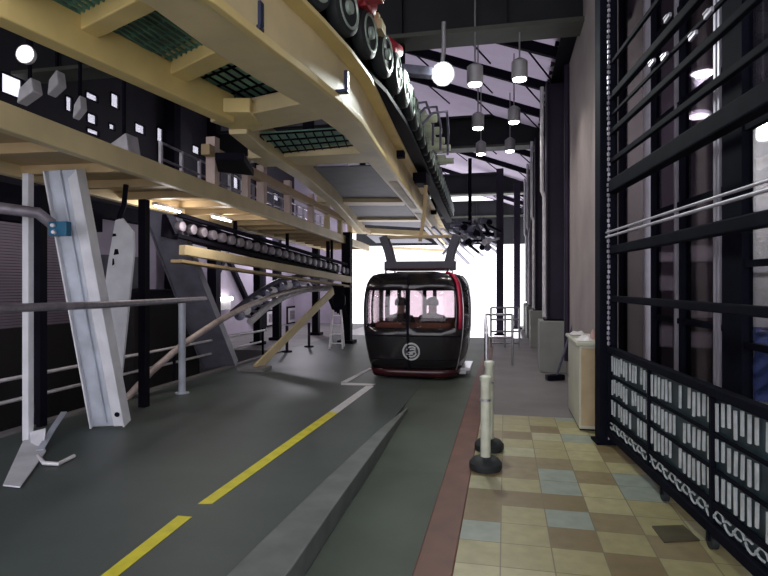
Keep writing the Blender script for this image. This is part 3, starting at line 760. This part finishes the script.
# roof equipment and hanger
rr = MB(); zt = GZ+1.72
for y in (-.42, .42): rr.tube([(GX-.55, GY+y, zt-.02), (GX-.55, GY+y, zt+.10), (GX+.55, GY+y, zt+.10), (GX+.55, GY+y, zt-.02)], .022)
for x in (-.55, .55): rr.tube([(GX+x, GY-.42, zt+.10), (GX+x, GY+.42, zt+.10)], .022)
rr.build('roof_rack', 'cabinred', gd)
hg = MB()
hg.box((GX, GY, zt+.17), (1.30, .22, .17))
for sx in (-1, 1):
    hg.sweep([(GX+sx*.52, GY, zt+.2), (GX+sx*.58, GY, zt+.45), (GX+sx*.68, GY, zt+.72)], [(-.11, -.075), (.11, -.075), (.11, .075), (-.11, .075)], 0, V((1, 0, 0)))
hg.build('hanger_frame', 'hanger', gd, .012)
hm = MB(); hm.box((GX, GY, zt+.70), (1.40, .12, .05)); hm.sweep([(GX, GY, zt+.62), (GX+.08, GY+.05, zt+1.2), (GX+.10, GY+.05, zt+1.72)], [(-.03, -.03), (.03, -.03), (.03, .03), (-.03, .03)], 0, V((0, 1, 0))); hm.build('hanger_arm', 'tan', gd, .008)
gk = MB(); gk.box((GX+.03, GY+.05, zt+1.75), (.22, .5, .2)); gk.lathe((GX-.1, GY-.15, zt+1.78), [(.09, 0), (.09, .06)], (1, 0, 0), 16); gk.lathe((GX-.1, GY+.25, zt+1.78), [(.09, 0), (.09, .06)], (1, 0, 0), 16); gk.build('grip', 'dark', gd, .01)
# interior: benches and door pillars
for sgn in (-1, 1):
    y = GY+sgn*.62
    MB().box((GX, y, GZ+.38), (1.3, .38, .08)).box((GX, y+sgn*.18, GZ+.66), (1.3, .06, .5)).box((GX, y, GZ+.19), (1.1, .3, .32)).build('bench', 'seat', gd, .02)
ip = MB()
for x, y in ((-.52, .72), (.18, .74), (.6, .7), (-.72, -.02), (.72, -.02)): ip.bar((GX+x, GY+y, GZ+.8), (GX+x, GY+y, GZ+1.6), .07, .06)
ip.build('inner_pillar', 'cabinred', gd)

# passengers ---------------------------------------------------------------
def passenger(x, y, face, lb, lean=0.0, shirt='cloth'):
    # seated body: skin chain, local frame x right, y forward
    zs_ = GZ+.44
    J = {'pel': (0, 0, .08), 'abd': (0, .0, .28), 'che': (0, .01+lean, .46), 'neck': (0, .03+lean, .60), 'chin': (0, .05+lean, .68), 'head': (0, .05+lean, .76), 'top': (0, .04+lean, .85), 'nose': (0, .13+lean, .755)}
    E = [('pel', 'abd'), ('abd', 'che'), ('che', 'neck'), ('neck', 'chin'), ('chin', 'head'), ('head', 'top'), ('head', 'nose')]
    R = {'pel': .14, 'abd': .13, 'che': .15, 'neck': .055, 'chin': .075, 'head': .098, 'top': .07, 'nose': .018}
    for s, n_ in ((-1, 'l'), (1, 'r')):
        J.update({'sh'+n_: (s*.19, .0+lean, .52), 'el'+n_: (s*.24, .06, .28), 'wr'+n_: (s*.12, .28, .20), 'ha'+n_: (s*.08, .36, .19),
                  'hi'+n_: (s*.09, .08, .07), 'kn'+n_: (s*.12, .44, .06), 'an'+n_: (s*.12, .40, -.32), 'to'+n_: (s*.13, .52, -.37)})
        E += [('che', 'sh'+n_), ('sh'+n_, 'el'+n_), ('el'+n_, 'wr'+n_), ('wr'+n_, 'ha'+n_), ('pel', 'hi'+n_), ('hi'+n_, 'kn'+n_), ('kn'+n_, 'an'+n_), ('an'+n_, 'to'+n_)]
        R.update({'sh'+n_: .07, 'el'+n_: .048, 'wr'+n_: .032, 'ha'+n_: .04, 'hi'+n_: .09, 'kn'+n_: .062, 'an'+n_: .042, 'to'+n_: .035})
    names = list(J); me = bpy.data.meshes.new('person')
    Rz = Matrix.Rotation(face, 3, 'Z')
    me.from_pydata([Rz @ V(J[k]) for k in names], [(names.index(a), names.index(b)) for a, b in E], [])
    tmp = bpy.data.objects.new('tmp_person', me); COL.objects.link(tmp)
    sk = tmp.modifiers.new('skin', 'SKIN')
    for k, d in zip(names, me.skin_vertices[0].data): d.radius = (R[k], R[k]); d.use_root = (k == 'pel')
    tmp.modifiers.new('sub', 'SUBSURF').levels = 2
    dg = bpy.context.evaluated_depsgraph_get(); m2 = bpy.data.meshes.new_from_object(tmp.evaluated_get(dg)); m2.name = 'body'
    bpy.data.objects.remove(tmp); 
    t = thing('person', lb, 'person', (x, y, zs_), None)
    m2.materials.clear(); m2.materials.append(M[shirt]); m2.materials.append(M['skin'])
    for p in m2.polygons:
        c = p.center; cl_ = Rz.inverted() @ c
        p.material_index = 1 if (cl_.z > .60 or (cl_.y > .30 and cl_.z > .14)) else 0; p.use_smooth = True
    o = bpy.data.objects.new('body', m2); COL.objects.link(o); o.parent = t
    hm_ = MB(); R0 = Rz @ V((0, .035+lean, .775))
    hm_.lathe(V((x, y, zs_))+R0, [(.108, -.03), (.114, .02), (.098, .07), (.06, .105), (.01, .118)], UP, 16); hm_.build('hair', 'hair', t)
passenger(GX-.27, GY-.52, 0.0, 'person in dark clothing seated on the left in the cabin, back to us', .02)
passenger(GX+.27, GY-.48, 0.0, 'person in dark clothing seated on the right in the cabin, leaning forward', .10)

# ================================================================== WALKWAY (lower, left)
ZW = 2.7
wk = thing('overhead_walkway', 'long tan steel walkway hanging below the station frame on the left', 'walkway', (-3.6, 6, ZW))
wa = at_z(0, 128, ZW); wb = at_z(372, 252, ZW)
wdir = (wb-wa).normalized(); wa0 = wa-wdir*2.2; wn = V((-wdir.y, wdir.x, 0))      # wn points left
wb = wa+wdir*15
Wd = 1.35
MB().bar(wa0+wn*.05, wb+wn*.05, .10, .20, 0, UP, True).build('edge_beam', 'cream', wk, .01)
MB().bar(wa0+wn*Wd, wb+wn*Wd, .10, .20, 0, UP, True).build('edge_beam', 'cream', wk, .01)
MB().slab([wa0+wn*.1+UP*.12, wb+wn*.1+UP*.12, wb+wn*Wd+UP*.12, wa0+wn*Wd+UP*.12], UP, .05).build('deck', 'tan', wk)
wkl = (wb-wa0).length; s = .5
while s < wkl:
    p = wa0+wdir*s; MB().bar(p+wn*.1+UP*.03, p+wn*Wd+UP*.03, .09, .1, 0, UP, True).build('joist', 'tan', wk); s += .85
# stub posts from walkway to frame
def walk_at_px(px):
    best = None
    for k in range(400):
        p = wa0.lerp(wb, k/400)+wn*.05; d = (p-CAM).dot(FWD)
        if d < .5: continue
        x = CX+F*(p-CAM).dot(RGT)/d
        if best is None or abs(x-px) < best[0]: best = (abs(x-px), p)
    return best[1]
for px, w, m in ((213, .13, 'pinkish'), (246, .1, 'pinkish'), (262, .13, 'pinkish'), (288, .12, 'pinkish'), (311, .12, 'pinkish'), (327, .12, 'cream'), (340, .12, 'cream'), (350, .12, 'cream')):
    p = walk_at_px(px); MB().box((p.x, p.y, (2.9+3.52)/2), (w, w, .62)).build('support_post', m, wk, .006)
MB().bar(walk_at_px(205)+UP*.62, wb+UP*.62, .12, .14).build('top_beam', 'tan', wk, .01)
# guard railing on the far side
for z in (.55, .8, 1.05): MB().tube([wa0+wdir*6.6+wn*Wd+UP*z, wb+wn*Wd+UP*z], .02).build('rail', 'pipe', wk)
s = 6.6
while s < wkl:
    p = wa0+wdir*s+wn*Wd; MB().bar(p+UP*.18, p+UP*1.06, .045, .045).build('rail_post', 'palepipe' if int(s*10) % 3 == 0 else 'pipe', wk); s += .62
# lights on the underside
for px, py, z in ((168, 209, 2.66), (222, 219, 2.66), (100, 172, 2.66)):
    if px == 100: continue
    p = at_z(px, py, z); ft = thing('tube_light', 'small bright tube light under the walkway, %s' % ('nearer the torn white sheet' if px == 168 else 'above the roller row'), 'lamp', p, 'tube lights under the walkway')
    l = bpy.data.lights.new('tube_glow_light', 'POINT'); l.energy = 16; l.shadow_soft_size = .1; l.color = (1, .92, .9)
    lo_ = bpy.data.objects.new('tube_glow_light', l); COL.objects.link(lo_); lo_.location = p-UP*.08
    MB().bar(p-wdir*.35+UP*.03, p+wdir*.35+UP*.03, .07, .04).build('housing', 'frame', ft); MB().tube([p-wdir*.33, p+wdir*.33], .018).build('tube', 'tube', ft)

# ================================================================== ROLLER CONVEYOR (far left track)
rc = thing('roller_conveyor', 'dark roller conveyor with cream under-rail running below the walkway', 'conveyor', (-4.6, 9, 2.3))
r0 = at_d(176, 223.5, 8.9); r1 = at_d(346, 270, 15.0)
rd = (r1-r0).normalized()
MB().beam([r0-UP*.22, r1-UP*.22], .1, .06).build('side_channel', 'dark', rc)
MB().beam([r0+UP*.12, r1+UP*.12], .1, .06).build('side_channel', 'dark', rc)
MB().beam([r0+V((-.25, 0, -.2)), r1+V((-.25, 0, -.2))], .05, .36).build('back_plate', 'dark', rc)
L = (r1-r0).length; k = 0; rw = None
nrm = V((rd.y, -rd.x, 0)).normalized()
while k*.27 < L:
    p = r0+rd*(k*.27+.1)
    if rw is None:
        mb = MB(); mb.lathe((0, 0, 0), [(.04, -.05), (.08, -.05), (.088, -.02), (.088, .02), (.08, .05), (.05, .055)], nrm, 16); rw = mb.build('roller', 'pipe', rc).data
        o = [c for c in rc.children if c.name.startswith('roller')][0]
    else:
        o = bpy.data.objects.new('roller', rw); COL.objects.link(o); o.parent = rc
    o.matrix_parent_inverse = Matrix(); o.location = p-ORG[rc.name]-UP*.03; k += 1
MB().beam([r0+V((.1, 0, -.50)), r1+V((.1, 0, -.34))], .12, .16).build('under_rail', 'cream', rc, .01)
MB().beam([r0+V((.0, 0, -.62)), r1+V((.0, 0, -.46))], .22, .05).build('under_flange', 'tan', rc, .006)
for t in (.02, .3, .6, .95):
    p = r0.lerp(r1, t); hs = MB(); hs.bar(p+V((-.25, 0, .1)), V((p.x-.25, p.y, ZW+.14)), .06, .06); hs.build('hanger_strap', 'dark', rc)

# ================================================================== LEFT CLUTTER
def beamthing(name, label, cat, p0, p1, w0, w1, dp, m, face=None):
    p0, p1 = V(p0), V(p1); t = (p1-p0).normalized()
    sd = RGT - t*RGT.dot(t); sd.normalize(); nn = sd.cross(t).normalized()
    th = thing(name, label, cat, p0)
    return th, t, sd, nn
# white post with torn foot
p0 = at_z(28, 441, 0); p0.z = 0; p1 = V((p0.x, p0.y, ZW+.02))
wp = thing('steel_post', 'white painted post with a splayed torn foot at the far left', 'post', p0)
MB().box((p0.x, p0.y, (ZW+.03)/2), (.075, .075, ZW+.02)).build('shaft', 'wrapw', wp, .008)
f = MB()
f.quad([at_z(3, 486, .012), at_z(20, 488, .012), at_z(46, 452, .012), at_z(40, 436, .012), at_z(24, 440, .012)], .012)
f.slab([at_d(30, 432, 5.72), at_d(46, 428, 5.6), at_d(44, 458, 5.35), at_d(33, 462, 5.3)], -FWD, .012); lab(f.build('foot_flap', 'wrapw', wp), 'torn white sheet flap')
f = MB(); f.tube([at_d(38, 458, 5.15)+UP*.02, at_z(44, 463, .03), at_z(58, 464, .02), at_z(74, 456, .02)], .018); f.build('loose_strip', 'palepipe', wp)
f = MB(); f.sweep([at_z(40, 450, .03), at_z(52, 430, .1), at_d(64, 412, 6.2)], [(-.03, -.004), (.03, -.004), (.03, .004), (-.03, .004)]); f.build('loose_strap', 'wrap', wp)
# dark post just behind it
for px, lb, w in ((40, 'black post behind the white painted post at far left', .1),):
    p = at_d(px, 300, 6.3); p.z = -1.2
    t = thing('steel_post', lb, 'post', p); MB().box((p.x, p.y, (ZW-1.2)/2), (w, w, ZW+1.2)).build('shaft', 'dark', t); MB().box((p.x, p.y, -1.19), (.25, .25, .03)).build('base_plate', 'dark', t)
def channel(name, label, cat, a, b, wa_, wb_, dep, m, lipm, top_cut=0.0):
    a, b = V(a), V(b); t = (b-a).normalized(); sd = (RGT-t*RGT.dot(t)).normalized(); nn = t.cross(sd).normalized()
    if nn.dot(FWD) > 0: nn = -nn                    # nn faces the camera
    th = thing(name, label, cat, a)
    # web plate
    mb = MB(); mb.slab([a-sd*wa_/2, a+sd*wa_/2, b+sd*wb_/2, b-sd*wb_/2], -nn, .02); mb.build('web', m, th, .004)
    for s, nm in ((-1, 'flange'), (1, 'flange')):
        mb = MB(); ea, eb = a+sd*s*wa_/2, b+sd*s*wb_/2
        mb.slab([ea+nn*.05, eb+nn*.05, eb-nn*dep, ea-nn*dep], sd*s, .018); mb.build(nm, lipm, th, .004)
    return th, t, sd, nn
# 1: big slanted pale channel
b1, t, sd, nn = channel('slanted_beam', 'large pale scuffed steel beam leaning from floor to walkway, blue clamp on it', 'beam', at_d(109, 426, 6.2), at_d(62, 170, 5.55), .35, .30, .12, 'wrap', 'wrapw')
a = at_d(109, 426, 6.2); b = at_d(62, 170, 5.55)
pl = MB(); e0 = a.lerp(b, .05); e1 = a.lerp(b, 1.0)
pl.slab([a.lerp(b, .0)+sd*.06+nn*.012, a+sd*.17+nn*.012, b+sd*.16+nn*.012, a.lerp(b, .97)+sd*.05+nn*.012, a.lerp(b, .5)+sd*.04+nn*.03], -nn, .01); lab(pl.build('peeling_cover', 'wrapw', b1), 'white peeling cover strip')
rbm = MB(); rbm.tube([a.lerp(b, .02)-sd*.02+nn*.015, b-sd*.02+nn*.015], .014); rbm.build('rib', 'wrap', b1)
bo = MB(); q = a.lerp(b, .05)+sd*.12; bo.lathe(q-nn*.01, [(.028, 0), (.028, .03)], nn, 12); bo.build('bolt', 'dark', b1)
bc = MB(); q = at_d(60, 229, 5.42); bc.box(q, (.20, .07, .14)); 
for dx, dz in ((-.04, .03), (-.03, -.035)): bc.lathe(q+RGT*dx-FWD*.02+UP*dz, [(.02, 0), (.02, .05)], -FWD, 12, 1)
ck = single(bc, 'clamp', ['blue', 'palepipe'], 'blue bolted clamp on the large pale slanted beam', 'clamp', None, .006)
# arm bar held by the clamp, coming in from the left
ab = MB(); ab.tube([at_d(-300, 204, 4.9), at_d(-40, 206, 5.2), at_d(0, 208, 5.25), at_d(38, 213, 5.4), at_d(52, 224, 5.5)], .055, 0, 12); single(ab, 'bent_pipe', 'pipe', 'dark bent pipe reaching from the left edge to the blue clamp', 'pipe')
# 2: white torn leaf shaped sheet
lf = thing('torn_sheet', 'white torn tapered sheet panel standing behind the big slanted beam', 'sheet panel', at_d(104, 395, 6.9))
out = [(93, 400), (119, 398), (125, 340), (134, 250), (133, 232), (122, 218), (115, 220), (108, 260), (101, 310), (97, 350)]
dd = lambda y: 6.9-(400-y)*.0016
mb = MB(); mb.slab([at_d(x, y, dd(y)) for x, y in out], FWD, .05); mb.build('sheet', 'wrapw', lf, .006)
for x, y, w, h in ((114, 235, 4, 3), (116, 252, 5, 6), (113, 262, 2, 7), (104, 290, 6, 10), (110, 335, 3, 3)):
    mb = MB(); mb.slab([at_d(x-w/2, y+h/2, dd(y)-.012), at_d(x+w/2, y+h/3, dd(y)-.012), at_d(x+w/3, y-h/2, dd(y)-.012), at_d(x-w/4, y-h/2, dd(y)-.012)], FWD, .01); mb.build('tear', 'dark', lf)
mb = MB(); mb.tube([at_d(119, 218, dd(218)), at_d(124, 205, dd(205)), V((*at_d(126, 180, 6.5).xy, ZW+.05))], .03); mb.build('tie_rod', 'dark', lf)
# 3: dull grey slanted channel
channel('slanted_beam', 'dull dark-grey steel beam slanting down right behind the handrail post', 'beam', at_d(220, 367, 10.8), at_d(156, 203, 8.9), .62, .46, .15, 'wrapd', 'wrapd')
# handrail
hrail = thing('handrail', 'grey pipe handrail crossing in front of the slanted beams', 'railing', at_z(182, 390))
hp = [at_d(-320, 313, 3.0), at_d(-40, 309, 4.1), at_d(0, 308.5, 4.4), at_d(100, 305, 5.55), at_d(205, 299, 8.3)]
MB().tube(hp, .036, 0, 12).build('rail', 'pipe', hrail)
pz = at_d(182, 390, 8.2); pz.z = 0
MB().tube([pz, V((pz.x, pz.y, 1.36))], .05).build('post', 'wrap', hrail); MB().lathe(pz, [(.1, 0), (.1, .015)]).build('foot', 'wrap', hrail)
# pit pipes (thin pale horizontals)
pr = thing('pit_rail', 'thin pale pipe rails along the dark pit at left', 'railing', (-5.4, 7, 0))
for z, x in ((.55, -5.35), (.28, -5.45)):
    MB().tube([(x, 5.0, z), (x, 12.0, z)], .022).build('rail', 'palepipe', pr)
for y in (6.6, 8.4, 10.2, 11.9):
    MB().tube([(-5.4, y, -1.2), (-5.4, y, .6)], .025).build('post', 'dark', pr)
# roller shutter and dark machine box
sh = thing('roller_shutter', 'mauve roller shutter with thin slats behind the white post', 'shutter', (-6.6, 6, -1.2))
mb = MB(); 
for k in range(36): mb.box((-6.58, 5.6, 1.02+k*.04), (.03, 4.4, .032))
mb.build('slats', 'shutter', sh)
MB().box2((-6.68, 3.3, 1.0), (-6.6, 7.9, 2.5)).build('frame', 'dark', sh)
MB().box2((-7.4, 3.2, -1.2), (-6.55, 8.0, 1.0)).build('cabinet', 'pit', sh); MB().box2((-6.75, 3.2, 2.45), (-6.45, 8.0, 2.75)).build('hood', 'dark', sh)
mc = thing('machine_housing', 'black machine housing standing in the pit behind the torn sheet', 'machine', (-6.35, 8.9, -1.2))
MB().box2((-6.9, 7.9, -1.2), (-5.8, 9.9, 1.25)).build('housing', 'pit', mc, .03); MB().box2((-6.7, 8.1, 1.25), (-5.95, 9.7, 1.5)).build('lid', 'dark', mc, .03)
MB().box2((-7.2, 8.3, 1.5), (-6.6, 9.4, 2.1)).build('cowl', 'tray', mc, .03)
# dark columns at the back left and inner columns
for px, by, d, w, lb in ((347, 343, 15.2, .24, 'black column between the arch and the cabin'), (277, 341, 16.0, .2, 'black column left of the arched rail, by the framed pictures'), (316, 334, 17.6, .2, 'black column behind the arched rail'), (258, 345, 14.8, .18, 'black column nearest the wall light')):
    p = at_d(px, 284, d); p.z = 0
    c = thing('steel_column', lb, 'column', p)
    top = 3.0
    MB().box((p.x, p.y, top/2), (w, w, top)).build('shaft', 'dark', c); MB().box((p.x, p.y, .04), (w*1.8, w*1.8, .08)).build('base_plate', 'dark', c)
bx_ = MB()
for (x0_, y0_), (x1_, y1_) in (((196, 320), (226, 254)), ((226, 254), (256, 320))):
    bx_.bar(at_x(x0_, y0_, LX+.08), at_x(x1_, y1_, LX+.08), .14, .14)
struct(bx_, 'trim_22', 'dark')
mb = MB(); a = at_d(128, 150, 6.75); mb.box((at_d(144, 235, 7.3).x, at_d(144, 235, 7.3).y, .75), (.1, .1, 3.9)); single(mb, 'steel_post', 'dark', 'black post between the torn sheet and the grey slanted beam', 'post')
# curved guide rail: rises from the floor and arches over towards the opening
gr2 = thing('guide_rail', 'long curved guide rail rising from the floor to an arch of rollers', 'guide rail', at_z(125, 401))
pts = [at_d(125, 400, 7.75), at_d(152, 371, 8.1), at_d(182, 345, 8.5), at_d(215, 323, 9.1), at_d(245, 307, 10.3), at_d(272, 296, 11.8), at_d(300, 288.5, 13.2), at_d(328, 287, 14.4)]
MB().tube(pts, .05, 0, 10).build('rail', 'brownpipe', gr2)
up = [at_d(232, 314, 10.9), at_d(252, 298, 11.6), at_d(275, 284, 12.4), at_d(300, 277, 13.4), at_d(330, 276, 14.4)]
lo = [at_d(250, 322, 11.4), at_d(268, 306, 12.1), at_d(286, 295.5, 12.8), at_d(305, 289.5, 13.6), at_d(332, 287.5, 14.5)]
MB().tube(lo, .075, 0, 10).build('arch_rail', 'palepipe', gr2)
MB().tube([p+UP*.04 for p in up], .05, 0, 10).build('upper_rail', 'mach', gr2)
for i in range(13):
    t = i/12*(len(up)-1); k = min(int(t), len(up)-2); f_ = t-k
    a = up[k].lerp(up[k+1], f_); t2 = min(t+.25, len(lo)-1); k2 = min(int(t2), len(lo)-2); b = lo[k2].lerp(lo[k2+1], t2-k2)
    MB().bar(a, b, .05, .05).build('rung', 'mach', gr2)
    MB().lathe(a.lerp(b, .35)-FWD*.05, [(.03, -.04), (.1, -.03), (.1, .03), (.03, .04)], FWD, 12).build('roller', 'palepipe' if i % 2 else 'mach', gr2)
mb = MB(); p = at_d(328, 287, 14.4); mb.bar(p, V((p.x, p.y, ZW)), .08, .08); mb.build('hanger', 'dark', gr2)
mb = MB(); mb.bar(V((pts[0].x, pts[0].y, 0)), pts[0]+UP*.03, .1, .1); mb.build('foot', 'palepipe', gr2)
# cream prop
cp = thing('prop_strut', 'long cream plank strut propped diagonally under the arched rail', 'strut', at_z(255, 370))
a = at_z(255, 369, .02); b = at_d(333, 291, 13.4)
MB().bar(a, b, .05, .17).build('plank', 'cream', cp, .01); MB().box((a.x, a.y, .03), (.5, .4, .06)).build('shoe', 'plat', cp)
# dark cable bundle hanging at the arch end and the step ladder
mb = MB()
for k in range(6):
    a = at_d(334+k*1.5, 286, 14.45); mb.tube([a, a+V((.03*k-.1, 0, -.35)), a+V((.02*k, .05, -.62-.04*k))], .06, 0, 8)
mb.lathe(at_d(339, 301, 14.4), [(.05, .25), (.16, .15), (.18, -.05), (.1, -.2)], UP, 14); single(mb, 'cable_bundle', 'dark', 'black cable bundle drooping from the end of the arched rail', 'cables')
ld = thing('step_ladder', 'pale aluminium step ladder standing beside the black column', 'ladder', at_z(336, 347))
lp = at_z(336, 349, 0); 
for s in (-1, 1):
    MB().bar(lp+RGT*s*.16, lp+RGT*s*.10+FWD*.25+UP*.95, .04, .05).build('rail', 'palepipe', ld)
    MB().bar(lp+RGT*s*.16+FWD*.55, lp+RGT*s*.10+FWD*.28+UP*.92, .035, .04).build('rear_leg', 'palepipe', ld)
for k in range(4):
    t = (k+.6)/4.2; q = lp.lerp(lp+FWD*.25+UP*.95, t); w = .16-.06*t
    MB().bar(q-RGT*w, q+RGT*w, .07, .025).build('step', 'palepipe', ld)
# small bollard posts and chain line at floor edge
for px, py, lb in ((287, 352, 'short dark edge post nearer the cream strut'), (309, 347, 'short dark edge post nearer the step ladder')):
    p = at_z(px, py, 0); t = thing('edge_post', lb, 'post', p, 'short posts on the floor edge')
    MB().tube([p, p+UP*.62], .035).build('shaft', 'purple', t); MB().lathe(p, [(.12, 0), (.12, .03)]).build('base', 'dark', t)
# pictures on the left wall
def wall_pic(px, py, w, h, lb):
    p = at_x(px, py, LX); t = thing('framed_picture', lb, 'picture', p, 'framed pictures on the lavender wall')
    x = LX+.0
    MB().box((x+.02, p.y, p.z), (.04, w, h)).build('frame', 'dark', t); MB().box((x+.045, p.y, p.z), (.012, w*.8, h*.8)).build('mount', 'frame', t); MB().box((x+.055, p.y, p.z), (.012, w*.5, h*.5)).build('print', 'pict', t)
wall_pic(270, 318, .9, .62, 'left framed picture low on the lavender back wall')
wall_pic(291, 315, 1.0, .72, 'right framed picture low on the lavender back wall')
# wall light
p = at_x(222, 302, LX); t = thing('wall_lamp', 'glowing wall lamp on the lavender wall under the roller row', 'lamp', p)
MB().box((LX+.06, p.y, p.z-.1), (.12, .7, .3)).build('body', 'frame', t, .02); MB().box((LX+.10, p.y, p.z+.10), (.16, .75, .12)).build('diffuser', 'tube', t, .02)
# upper left equipment (pale boxes / ducts catching light)
for k, (px, py, d, w, h, lb) in enumerate(((25, 54, 7.6, .36, .4, 'round bright flood lamp high among the dark left steelwork'), )):
    p = at_d(px, py, d); t = thing('flood_lamp', lb, 'lamp', p)
    MB().lathe(p, [(.06, -.14), (.12, -.07), (.13, 0)], -FWD, 20).build('housing', 'frame', t); MB().lathe(p, [(.11, .0), (.08, .02)], -FWD, 20).build('lens', 'lamp', t)
    MB().bar(p+FWD*.1, V((p.x+FWD.x*.1, p.y+FWD.y*.1, 7.2)), .06, .06).build('drop_rod', 'dark', t)
for k, (px, py, d, w, dp, h, lb) in enumerate(((57, 84, 9.5, .22, .2, .25, 'pale cable box hung high at left beside the flood lamp'), (30, 92, 8.6, .3, .2, .22, 'pale tilted duct piece at the upper left edge'), (80, 108, 9.2, .16, .16, .22, 'small pale cable box, lower of the two hung at left'), (124, 152, 8.6, .4, .3, .35, 'pale slanted hood above the walkway rail at left'))):
    p = at_d(px, py, d); t = thing('cable_box', lb, 'box', p, 'pale boxes in the dark left steelwork')
    mb = MB(); vs = [p+V((sx*w/2*(1-.3*(sz > 0)), sy*dp/2, sz*h/2+(.08*sx))) for sx in (-1, 1) for sy in (-1, 1) for sz in (-1, 1)]
    mb.add(vs, [(0, 1, 3, 2), (4, 6, 7, 5), (0, 4, 5, 1), (2, 3, 7, 6), (0, 2, 6, 4), (1, 5, 7, 3)]); mb.build('casing', 'frame', t, .02)
    MB().bar(p, V((p.x, p.y, 7.2)), .04, .04).build('drop_rod', 'dark', t)
# ================================================================== LAMPS
def pendant(p, lb, top, light=0):
    t = thing('pendant_lamp', lb, 'lamp', p, 'pendant lamps over the platform')
    MB().lathe(p, [(.10, .0), (.115, .02), (.115, .24), (.08, .27), (.03, .30)], UP, 20).build('housing', 'lampwhite', t)
    MB().lathe(p-UP*.035, [(.05, 0), (.09, .015), (.098, .034)], UP, 20).build('diffuser', 'lamp', t)
    MB().tube([p+UP*.3, V((p.x, p.y, top))], .012, 0, 6).build('cord', 'cable', t)
for px, py, d, lb in ((475, 84, 8.0, 'left lamp of the nearest pendant pair below the roof sheets'), (519.5, 79, 8.0, 'right lamp of the nearest pendant pair below the roof sheets'),
                      (478, 128, 10.4, 'left lamp of the second pendant pair'), (514, 122, 10.4, 'right lamp of the second pendant pair'),
                      (481, 154, 12.6, 'left lamp of the farthest pendant pair'), (510, 151, 12.6, 'right lamp of the farthest pendant pair')):
    p = at_d(px, py, d); pendant(p, lb, roof_z(p.x)-.02)
    l = bpy.data.lights.new('pendant_light', 'SPOT'); l.energy = 45; l.spot_size = 2.4; l.spot_blend = .6; l.shadow_soft_size = .08; l.color = (1, .95, .88)
    lo_ = bpy.data.objects.new('pendant_light', l); COL.objects.link(lo_); lo_.location = p-UP*.06
p = at_d(443, 74, 7.6)
fl = thing('flood_lamp', 'dazzling flood lamp on a pale arm beside the drive tyres', 'lamp', p)
ax = (V((.25, -.9, -.35))).normalized()
MB().lathe(p, [(.05, -.22), (.08, -.18), (.15, -.04), (.16, 0)], ax, 20).build('housing', 'lampwhite', fl); MB().lathe(p, [(.14, -.01), (.12, .03), (.04, .045)], ax, 20).build('lens', 'flood', fl)
MB().bar(p-ax*.15, at_d(400, 70, 7.4), .16, .12).build('arm', 'mach', fl, .01); MB().tube([p-ax*.2, p+V((0, .1, .35)), V((p.x, p.y+.1, 5.2))], .03).build('drop_rod', 'lampwhite', fl)
l = bpy.data.lights.new('flood_light', 'SPOT'); l.energy = 260; l.spot_size = 2.3; l.spot_blend = .5; l.shadow_soft_size = .1; l.color = (.93, 1, .96)
lo_ = bpy.data.objects.new('flood_light', l); COL.objects.link(lo_); lo_.location = p+ax*.08; lo_.rotation_euler = ax.to_track_quat('-Z', 'Y').to_euler()

for nm, p, e in (('back_fill_light', (-6.9, 18.5, 2.9), 170), ('back_fill_light', (-6.6, 14.5, 2.9), 70)):  # unseen point lights added to brighten the back-left wall and floor
    l = bpy.data.lights.new(nm, 'POINT'); l.energy = e; l.shadow_soft_size = .15; l.color = (.94, .9, 1)
    lo_ = bpy.data.objects.new(nm, l); COL.objects.link(lo_); lo_.location = p
# ================================================================== WORLD, CAMERA
w = bpy.data.worlds.new('World'); SC.world = w; w.use_nodes = True
bg = w.node_tree.nodes['Background']; bg.inputs['Color'].default_value = (.95, .93, 1.0, 1); bg.inputs['Strength'].default_value = 2.5
cam = bpy.data.cameras.new('Camera'); co = bpy.data.objects.new('Camera', cam); COL.objects.link(co)
co.location = CAM; co.rotation_euler = (math.pi/2, 0, YAW); cam.sensor_width = 36; cam.lens = F/768*36; cam.shift_y = -4/768; cam.clip_end = 300
SC.camera = co
SC.view_settings.view_transform = 'Standard'; SC.view_settings.look = 'None'; SC.view_settings.gamma = 1; SC.view_settings.use_curve_mapping = False
SC.view_settings.exposure = 0.0
SC.cycles.use_denoising = True
SC.cycles.max_bounces = 8; SC.cycles.transparent_max_bounces = 12
